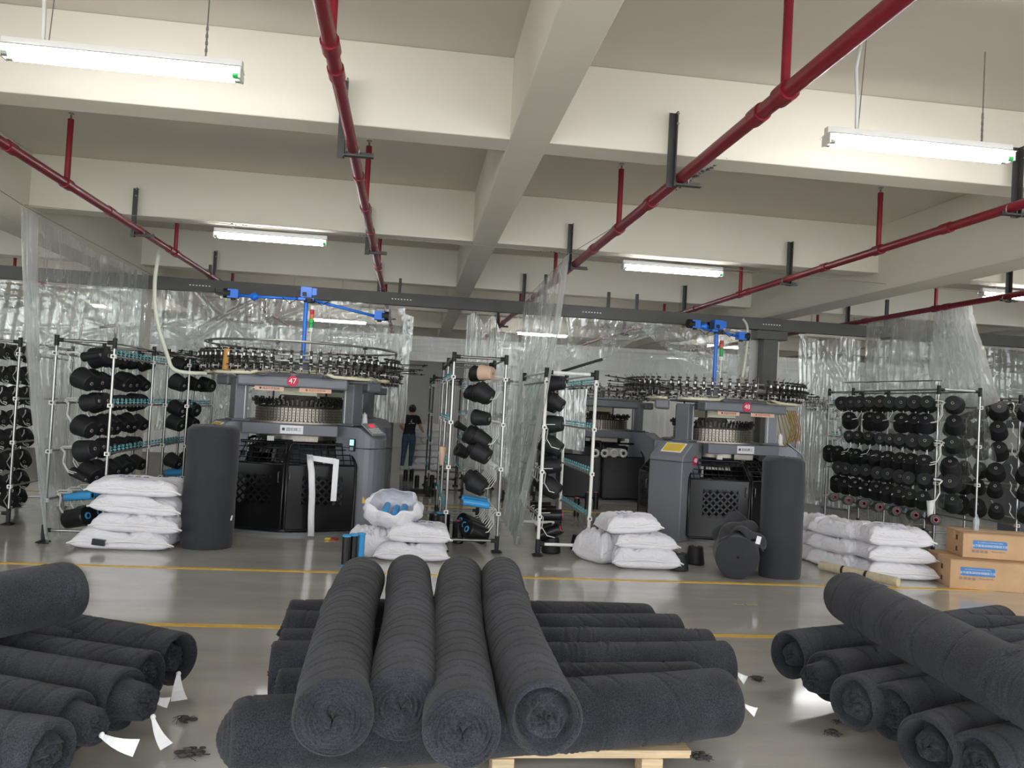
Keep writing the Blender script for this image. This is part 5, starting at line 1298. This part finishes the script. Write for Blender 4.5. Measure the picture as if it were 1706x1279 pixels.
curtain('plastic film edge strip folded double along the front of the left curtain', [(-3.76, 8.42), (-3.74, 8.75)], [3.31, 3.30], [.06, .08], m='film_heavy', amp=.025, folds=3, seed=24, nu=40, nv=90, spread=[(.22, .5), (.15, .35)], crease=.004)  # extra whiter strip, put in as the bright band on this edge
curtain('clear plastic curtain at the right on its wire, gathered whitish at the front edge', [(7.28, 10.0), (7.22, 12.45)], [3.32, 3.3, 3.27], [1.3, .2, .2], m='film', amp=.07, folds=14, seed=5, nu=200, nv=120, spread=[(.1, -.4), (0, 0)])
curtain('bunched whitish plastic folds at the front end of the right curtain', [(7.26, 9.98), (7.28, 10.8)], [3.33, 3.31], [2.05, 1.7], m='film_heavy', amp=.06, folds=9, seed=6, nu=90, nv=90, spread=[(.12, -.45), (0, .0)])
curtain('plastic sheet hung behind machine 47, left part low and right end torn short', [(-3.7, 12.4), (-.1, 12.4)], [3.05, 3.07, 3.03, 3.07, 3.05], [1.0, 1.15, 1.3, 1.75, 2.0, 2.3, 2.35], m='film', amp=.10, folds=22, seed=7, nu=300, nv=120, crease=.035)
curtain('narrow plastic tail hanging at the right end of the sheet behind machine 47', [(-.12, 12.38), (.03, 12.38)], [2.95, 2.9], [2.3, 2.4], m='film_heavy', amp=.03, folds=3, seed=8, nu=30, nv=40)
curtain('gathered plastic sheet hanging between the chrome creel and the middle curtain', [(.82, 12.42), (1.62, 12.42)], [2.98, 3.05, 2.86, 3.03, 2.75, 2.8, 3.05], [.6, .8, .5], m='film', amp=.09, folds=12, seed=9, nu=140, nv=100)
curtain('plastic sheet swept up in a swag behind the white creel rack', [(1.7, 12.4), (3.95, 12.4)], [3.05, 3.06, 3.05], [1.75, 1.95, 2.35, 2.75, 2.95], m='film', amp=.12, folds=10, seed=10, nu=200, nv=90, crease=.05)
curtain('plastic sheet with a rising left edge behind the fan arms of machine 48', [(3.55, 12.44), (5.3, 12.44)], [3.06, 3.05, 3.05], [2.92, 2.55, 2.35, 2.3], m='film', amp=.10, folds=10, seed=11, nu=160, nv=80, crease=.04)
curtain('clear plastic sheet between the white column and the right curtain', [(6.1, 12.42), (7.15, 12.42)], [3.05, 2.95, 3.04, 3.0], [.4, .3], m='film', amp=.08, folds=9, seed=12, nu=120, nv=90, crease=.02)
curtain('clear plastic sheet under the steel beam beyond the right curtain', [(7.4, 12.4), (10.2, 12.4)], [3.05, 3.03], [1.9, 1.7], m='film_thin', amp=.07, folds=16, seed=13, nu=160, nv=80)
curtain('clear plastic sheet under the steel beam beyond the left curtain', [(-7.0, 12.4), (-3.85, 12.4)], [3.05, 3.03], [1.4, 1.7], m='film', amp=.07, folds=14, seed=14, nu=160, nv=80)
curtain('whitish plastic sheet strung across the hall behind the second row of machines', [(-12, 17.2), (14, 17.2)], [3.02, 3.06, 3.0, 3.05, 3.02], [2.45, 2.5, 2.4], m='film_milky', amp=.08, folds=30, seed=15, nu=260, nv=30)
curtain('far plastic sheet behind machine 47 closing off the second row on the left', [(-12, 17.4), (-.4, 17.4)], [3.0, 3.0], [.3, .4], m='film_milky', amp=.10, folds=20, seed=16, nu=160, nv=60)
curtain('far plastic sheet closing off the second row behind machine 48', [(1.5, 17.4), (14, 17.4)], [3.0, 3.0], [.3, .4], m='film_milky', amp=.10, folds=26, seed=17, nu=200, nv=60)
curtain('milky plastic bag hung in front of the far machine, left of its four rings', [(2.38, 13.0), (2.85, 13.0)], [1.95, 2.0], [1.05, 1.0], m='film_heavy', amp=.05, folds=6, seed=18, nu=50, nv=50)
curtain('clear plastic draped behind the posts of machine 47 at left', [(-3.0, 12.2), (-2.2, 12.2)], [1.9, 1.95], [.9, 1.0], m='film', amp=.08, folds=6, seed=19, nu=80, nv=60, crease=.03)
curtain('pale plastic sheet hanging far behind the right posts of machine 47', [(-.75, 16.9), (.0, 16.9)], [3.0, 3.0], [1.2, 1.2], m='film_heavy', amp=.05, folds=8, seed=20, nu=60, nv=40)

# ------------------------------------------------------------------ loose things on the floor
for j, (px, py, kd, lab) in enumerate(((575, 943, 'k', 'leftmost upright black tube with blue rims, left of the sacks by machine 47'), (587, 941, 'k', 'second upright black tube with blue rims, beside the blue one'), (599, 939, 'b', 'upright bright blue tube beside two black tubes'))):
    p = onz(px, py); o = MB(); H = .31; r = .041
    o.cyl((0, 0, .02), (0, 0, H-.02), r, n=20, caps=False, mi=0); o.ring((0, 0, .012), r-.006, .012, 20, 8, mi=1); o.ring((0, 0, H-.012), r-.006, .012, 20, 8, mi=1); o.cyl((0, 0, .01), (0, 0, H-.05), r*.72, n=16, mi=2)
    tag(o.build('yarn_tube', ['yarn_shiny' if kd == 'k' else 'blue_tube', 'blue_light', 'black_matte'], None, p), lab, 'tube', 'upright tubes beside the sacks')
p = onz(618, 925); o = MB(); o.cyl((0, 0, .042), (.16, .1, .042), .042, n=18); tag(o.build('yarn_tube', 'blue_tube', None, p), 'blue tube lying on the floor behind the upright tubes', 'tube')
for (px, py, kd, s, lab) in ((731, 898, 'cyl', 1.25, 'wide black yarn package with blue rim standing behind the left post of the chrome creel'), (763, 903, 'cylpink', 1.0, 'slim black tube with blue rim standing inside the chrome creel'),
                         (920, 919, 'big', 1.05, 'black cone standing on the floor inside the white creel, at left'), (968, 914, 'big', 1.05, 'black cone standing on the floor inside the white creel, by its right post'),
                         (1135, 948, 'green', 1.15, 'dark green-black cone standing on the floor by the sacks at machine 48'), (1163, 938, 'mid', 1.25, 'black cone standing behind the green one at the gate of machine 48')):
    p = onz(px, py+4); o = cone(kd, p+Vector((0, .1, .0)), (0, 0, 1), lab, 'packages standing on the floor'); o.scale = (s, s, s); o.location.z = {'cyl': .13, 'cylpink': .13, 'big': .085, 'green': .08, 'mid': .08}[kd]*s+.001
for j, (px, py) in enumerate(((675, 801), (685, 801), (694, 812), (709, 822), (719, 811), (723, 826), (960, 860), (992, 848), (978, 848))):
    p = onz(px, py); o = MB(); r = .045; H = .22 if j < 6 else .28; o.cyl((0, 0, 0), (0, 0, H), r, n=16); o.cyl((0, 0, H), (0, 0, H+.015), r*.8, n=14, mi=1)
    tag(o.build('yarn_tube', ['yarn_shiny', 'pink' if j > 5 else 'black_matte'], None, p), ['leftmost of the black tubes standing on the floor near the worker', 'black tube right beside the leftmost near the worker', 'black tube standing a step nearer than the pair by the worker', 'nearest low black tube left of the chrome creel', 'black tube standing farthest back of the group left of the chrome creel', 'rightmost black tube of the group by the chrome creel post',
        'pink-topped black tube seen through the white creel', 'rightmost pink-topped tube behind the white creel', 'pink-topped tube behind the right post of the white creel'][j], 'tube', 'black tubes standing on the floor')
p = onz(706, 824); o = MB(); o.box((0, .3, .03), (.5, .3, .06)); tag(o.build('black_tray', 'black_matte', None, p, bevel=.01), 'flat black tray on the floor among the standing tubes', 'tray')
for k, z in enumerate((0, .09, .18)):
    p = onz(1362, 922); o = MB()
    for i in range(3):
        for jx in range(2): o.cyl((i*.062, jx*.065, z), (i*.062, jx*.065, z+.085), .03, n=12)
    tag(o.build('bottle_pack', 'blue_wrap', None, p), ['lowest', 'middle', 'uppermost'][k]+' layer of blue-wrapped bottles stacked beside the leaning roll', 'bottles', 'blue bottle packs')
for (px, py, s, lab) in ((307, 1200, .05, 'small dark lint clump on the floor between the left and middle rolls'), (318, 1258, .07, 'larger dark lint clump near the left end of the big cross roll'), (1262, 1132, .05, 'lint clump on the floor right of the middle stack'),
                      (1385, 1222, .05, 'lint clump on the floor left of the right pile'), (1170, 1262, .05, 'lint clump under the right end of the pallet'), (1395, 1205, .03, 'tiny lint scrap before the right pile')):
    rs = random.Random(px); o = MB(); p = onz(px, py)
    for k in range(16): o.sphere((rs.gauss(0, s*.4), rs.gauss(0, s*.3), .006+rs.random()*.01), rs.uniform(.15, .35)*s, 6, sc=(1.4, 1, .5))
    for k in range(8): a = rs.random()*6.28; o.tube([(0, 0, .008), (s*math.cos(a)*.7, s*math.sin(a)*.7, .015), (s*1.2*math.cos(a+.5), s*1.2*math.sin(a+.5), .006)], .0018, 4)
    tag(o.build('lint_clump', 'lint', None, p), lab, 'lint', 'lint clumps on the floor')
p = onz(685, 1262); rs = random.Random(2); o = MB()
for k in range(7): a = k*.9; o.add([(0, 0, .004), (.09*math.cos(a), .045*math.sin(a), .006+.01*rs.random()), (.08*math.cos(a+.5), .05*math.sin(a+.5), .012)], [(0, 1, 2)])
for k in range(5): o.sphere((rs.gauss(0, .04), rs.gauss(0, .02), .008), .02, 6, sc=(1.5, 1, .4))
tag(o.build('paper_scrap', 'paper', None, p), 'crumpled white scrap on the floor under the pallet edge', 'scrap')
p = onz(1240, 1007); o = MB()
o.add([(-.12, 0, .002), (-.07, .025, .002), (-.07, .01, .002), (0, .012, .002), (0, -.012, .002), (-.07, -.01, .002), (-.07, -.025, .002)], [(0, 6, 5, 4, 3, 2, 1)])
for k in range(4): o.box((.03+.025*k, 0, .0015), (.012, .05, .002))
tag(o.build('floor_arrow', 'yellow_faded', None, p), 'small faded yellow arrow marking on the aisle floor', 'floor marking') if 'yellow_faded' in M else tag(o.build('floor_arrow', (mat('yellow_faded', '#b7b26a', .5), 'yellow_faded')[1], None, p), 'small faded yellow arrow marking on the aisle floor', 'floor marking')
for (px, py, lab) in ((1355, 925, 'white tag lying on the floor beside the leaning roll'), (1378, 905, 'white scrap left of the right sacks, upper'), (1374, 932, 'white scrap left of the right sacks, lower')):
    p = onz(px, py); o = MB(); o.box((0, 0, .01), (.07, .1, .012), (.15, .1, .4)); tag(o.build('paper_scrap', 'paper', None, p, bevel=.003), lab, 'scrap', 'white scraps on the floor')
for k, (c_, lab) in enumerate((('yellow', 'yellow ring lying on the floor in front of machine 47'), ('red_plastic', 'red ring lying on the floor in front of machine 47'))):
    p = onz(546+11*k, 899); o = MB(); o.ring((0, 0, .012), .03, .01, 16, 6); tag(o.build('plastic_ring', c_, None, p), lab, 'ring')

# far sack pile and worker
sm = [o.data for o in COL.objects if o.name.startswith('woven_sack') and o.type == 'MESH'][:6]
for k in range(7):
    o = obj('woven_sack', sm[k % 5], None, (.64+.03*math.sin(k*2.3), 20.45+.03*k, .155*k)); o.scale = (1.05, 1.0, .80); o.rotation_euler = (0, 0, .12*math.sin(k*1.7))
    tag(o, ['lowest sack of the far pile the worker leans on', 'second sack from the floor in the far pile', 'third sack in the far pile, slightly pink', 'fourth sack up in the far pile by the worker', 'fifth sack up in the far pile by the worker', 'sixth sack up in the far pile by the worker', 'topmost sack of the far pile beside the worker'][k], 'sack', 'sacks of the far pile')

def skin_body(name, verts, edges, radii, sub=2):
    me = bpy.data.meshes.new(name); me.from_pydata(verts, edges, []); me.update(); o = bpy.data.objects.new(name, me); COL.objects.link(o)
    m = o.modifiers.new('skin', 'SKIN'); m.use_smooth_shade = True
    for i, r in enumerate(radii):
        me.skin_vertices[0].data[i].radius = (r, r) if not isinstance(r, tuple) else r
    me.skin_vertices[0].data[0].use_root = True
    s = o.modifiers.new('sub', 'SUBSURF'); s.levels = sub; s.render_levels = sub
    dg = bpy.context.evaluated_depsgraph_get(); dg.update(); out = bpy.data.meshes.new_from_object(o.evaluated_get(dg)); bpy.data.objects.remove(o); out.name = name
    return out
def person():
    t = thing('person', 'person in black shirt with white print and blue jeans, back turned, touching the sack pile', 'person', (.10, 20.1, 0))
    V = []; E = []; Rr = []
    def add(p, r, par=None):
        V.append(Vector(p)); Rr.append(r); i = len(V)-1
        if par is not None: E.append((par, i))
        return i
    pel = add((0, 0, .84), (.135, .10)); wa = add((.0, .02, .97), (.115, .085), pel); ch = add((.02, .05, 1.15), (.14, .10), wa); uc = add((.03, .06, 1.25), (.12, .08), ch)
    nk = add((.035, .07, 1.33), .045, uc); hd = add((.04, .09, 1.40), .062, nk); h2 = add((.045, .09, 1.46), .078, hd); h3 = add((.045, .09, 1.52), .055, h2)
    for s in (-1, 1):
        sh = add((.03+s*.15, .055, 1.25), .055, uc)
        if s < 0: el = add((-.22, .0, 1.05), .040, sh); wr = add((-.17, .17, .97), .027, el); d = Vector((.2, .9, -.1)).normalized()
        else: el = add((.27, .10, 1.03), .040, sh); wr = add((.34, .26, .92), .027, el); d = Vector((.5, .8, -.1)).normalized()
        pm = add(V[wr]+d*.06, (.034, .018), wr); u = d.cross(Vector((0, 0, 1))).normalized()
        for k, ln in enumerate((.062, .075, .07, .055)):
            f0 = add(V[pm]+u*(k-1.5)*.019+d*.035, .0085, pm); f1 = add(V[f0]+d*ln*.5+Vector((0, 0, -.008)), .008, f0); add(V[f1]+d*ln*.45+Vector((0, 0, -.018)), .0065, f1)
        th = add(V[wr]+d*.035-u*s*.035, .010, pm); add(V[th]+d*.035-u*s*.012, .008, th)
        hp = add((s*.085, 0, .76), .088, pel)
        if s < 0: kn = add((-.10, .05, .43), .058, hp); an = add((-.13, -.12, .12), .036, kn); ft = add((-.14, -.06, .05), .034, an); add((-.15, .05, .03), .028, ft)
        else: kn = add((.08, .04, .42), .058, hp); an = add((.06, -.03, .09), .036, kn); ft = add((.06, .04, .04), .036, an); add((.07, .14, .03), .028, ft)
    me = skin_body('body', [tuple(v) for v in V], E, Rr); me.materials.clear(); me.materials.append(M['skin']); obj('body', me, t)
    co = np.array([v.co[:] for v in me.vertices]); no = np.array([v.normal[:] for v in me.vertices])
    def cloth(name, test, off, m):
        keep = [p for p in me.polygons if test(np.mean(co[list(p.vertices)], 0))]
        ids = sorted({i for p in keep for i in p.vertices}); mp = {i: k for k, i in enumerate(ids)}
        q = bpy.data.meshes.new(name); q.from_pydata([tuple(co[i]+no[i]*off) for i in ids], [], [[mp[i] for i in p.vertices] for p in keep]); q.materials.append(M[m]); q.polygons.foreach_set('use_smooth', [True]*len(q.polygons))
        return obj(name, q, t)
    sh = cloth('t_shirt', lambda c: .86 < c[2] < 1.31 and abs(c[0]-.03) < .235 and c[1] < .14 and not (c[2] < 1.12 and abs(c[0]-.03) > .17), .016, 'tshirt')
    cloth('jeans', lambda c: .10 < c[2] < .90 and abs(c[0]) < .22 and c[1] < .16, .012, 'jeans')
    cloth('shoe', lambda c: c[2] < .11, .014, 'shoe')
    pr = MB(); rs = random.Random(4)
    for k in range(14): pr.box((.03+rs.gauss(0, .045), -.072, 1.16+rs.gauss(0, .04)), (.018, .012, .012), (0, rs.random(), 0))
    pr.build('shirt_print', 'white_paint', sh)
    h = MB(); h.sphere((.045, .08, 1.475), .098, 16, sc=(.95, 1, 1.05)); h.sphere((.045, -.03, 1.50), .045, 12); h.build('hair', 'hair', t)
    f = MB()
    for s in (-1, 1): f.sphere((.045+s*.03, .175, 1.455), .012, 8); f.sphere((.045+s*.085, .09, 1.44), .018, 8, sc=(.5, 1, 1.4))
    f.sphere((.045, .182, 1.43), .014, 8); f.box((.045, .168, 1.40), (.04, .01, .008)); f.build('face', 'skin', t)
    return t
person()
for o in list(COL.objects):
    if o.type == 'MESH' and o.users_collection and not o.parent and not o.get('kind') and not o.get('label'): print('UNLABELLED', o.name)
print('cones', CONES, 'objects', len(COL.objects))
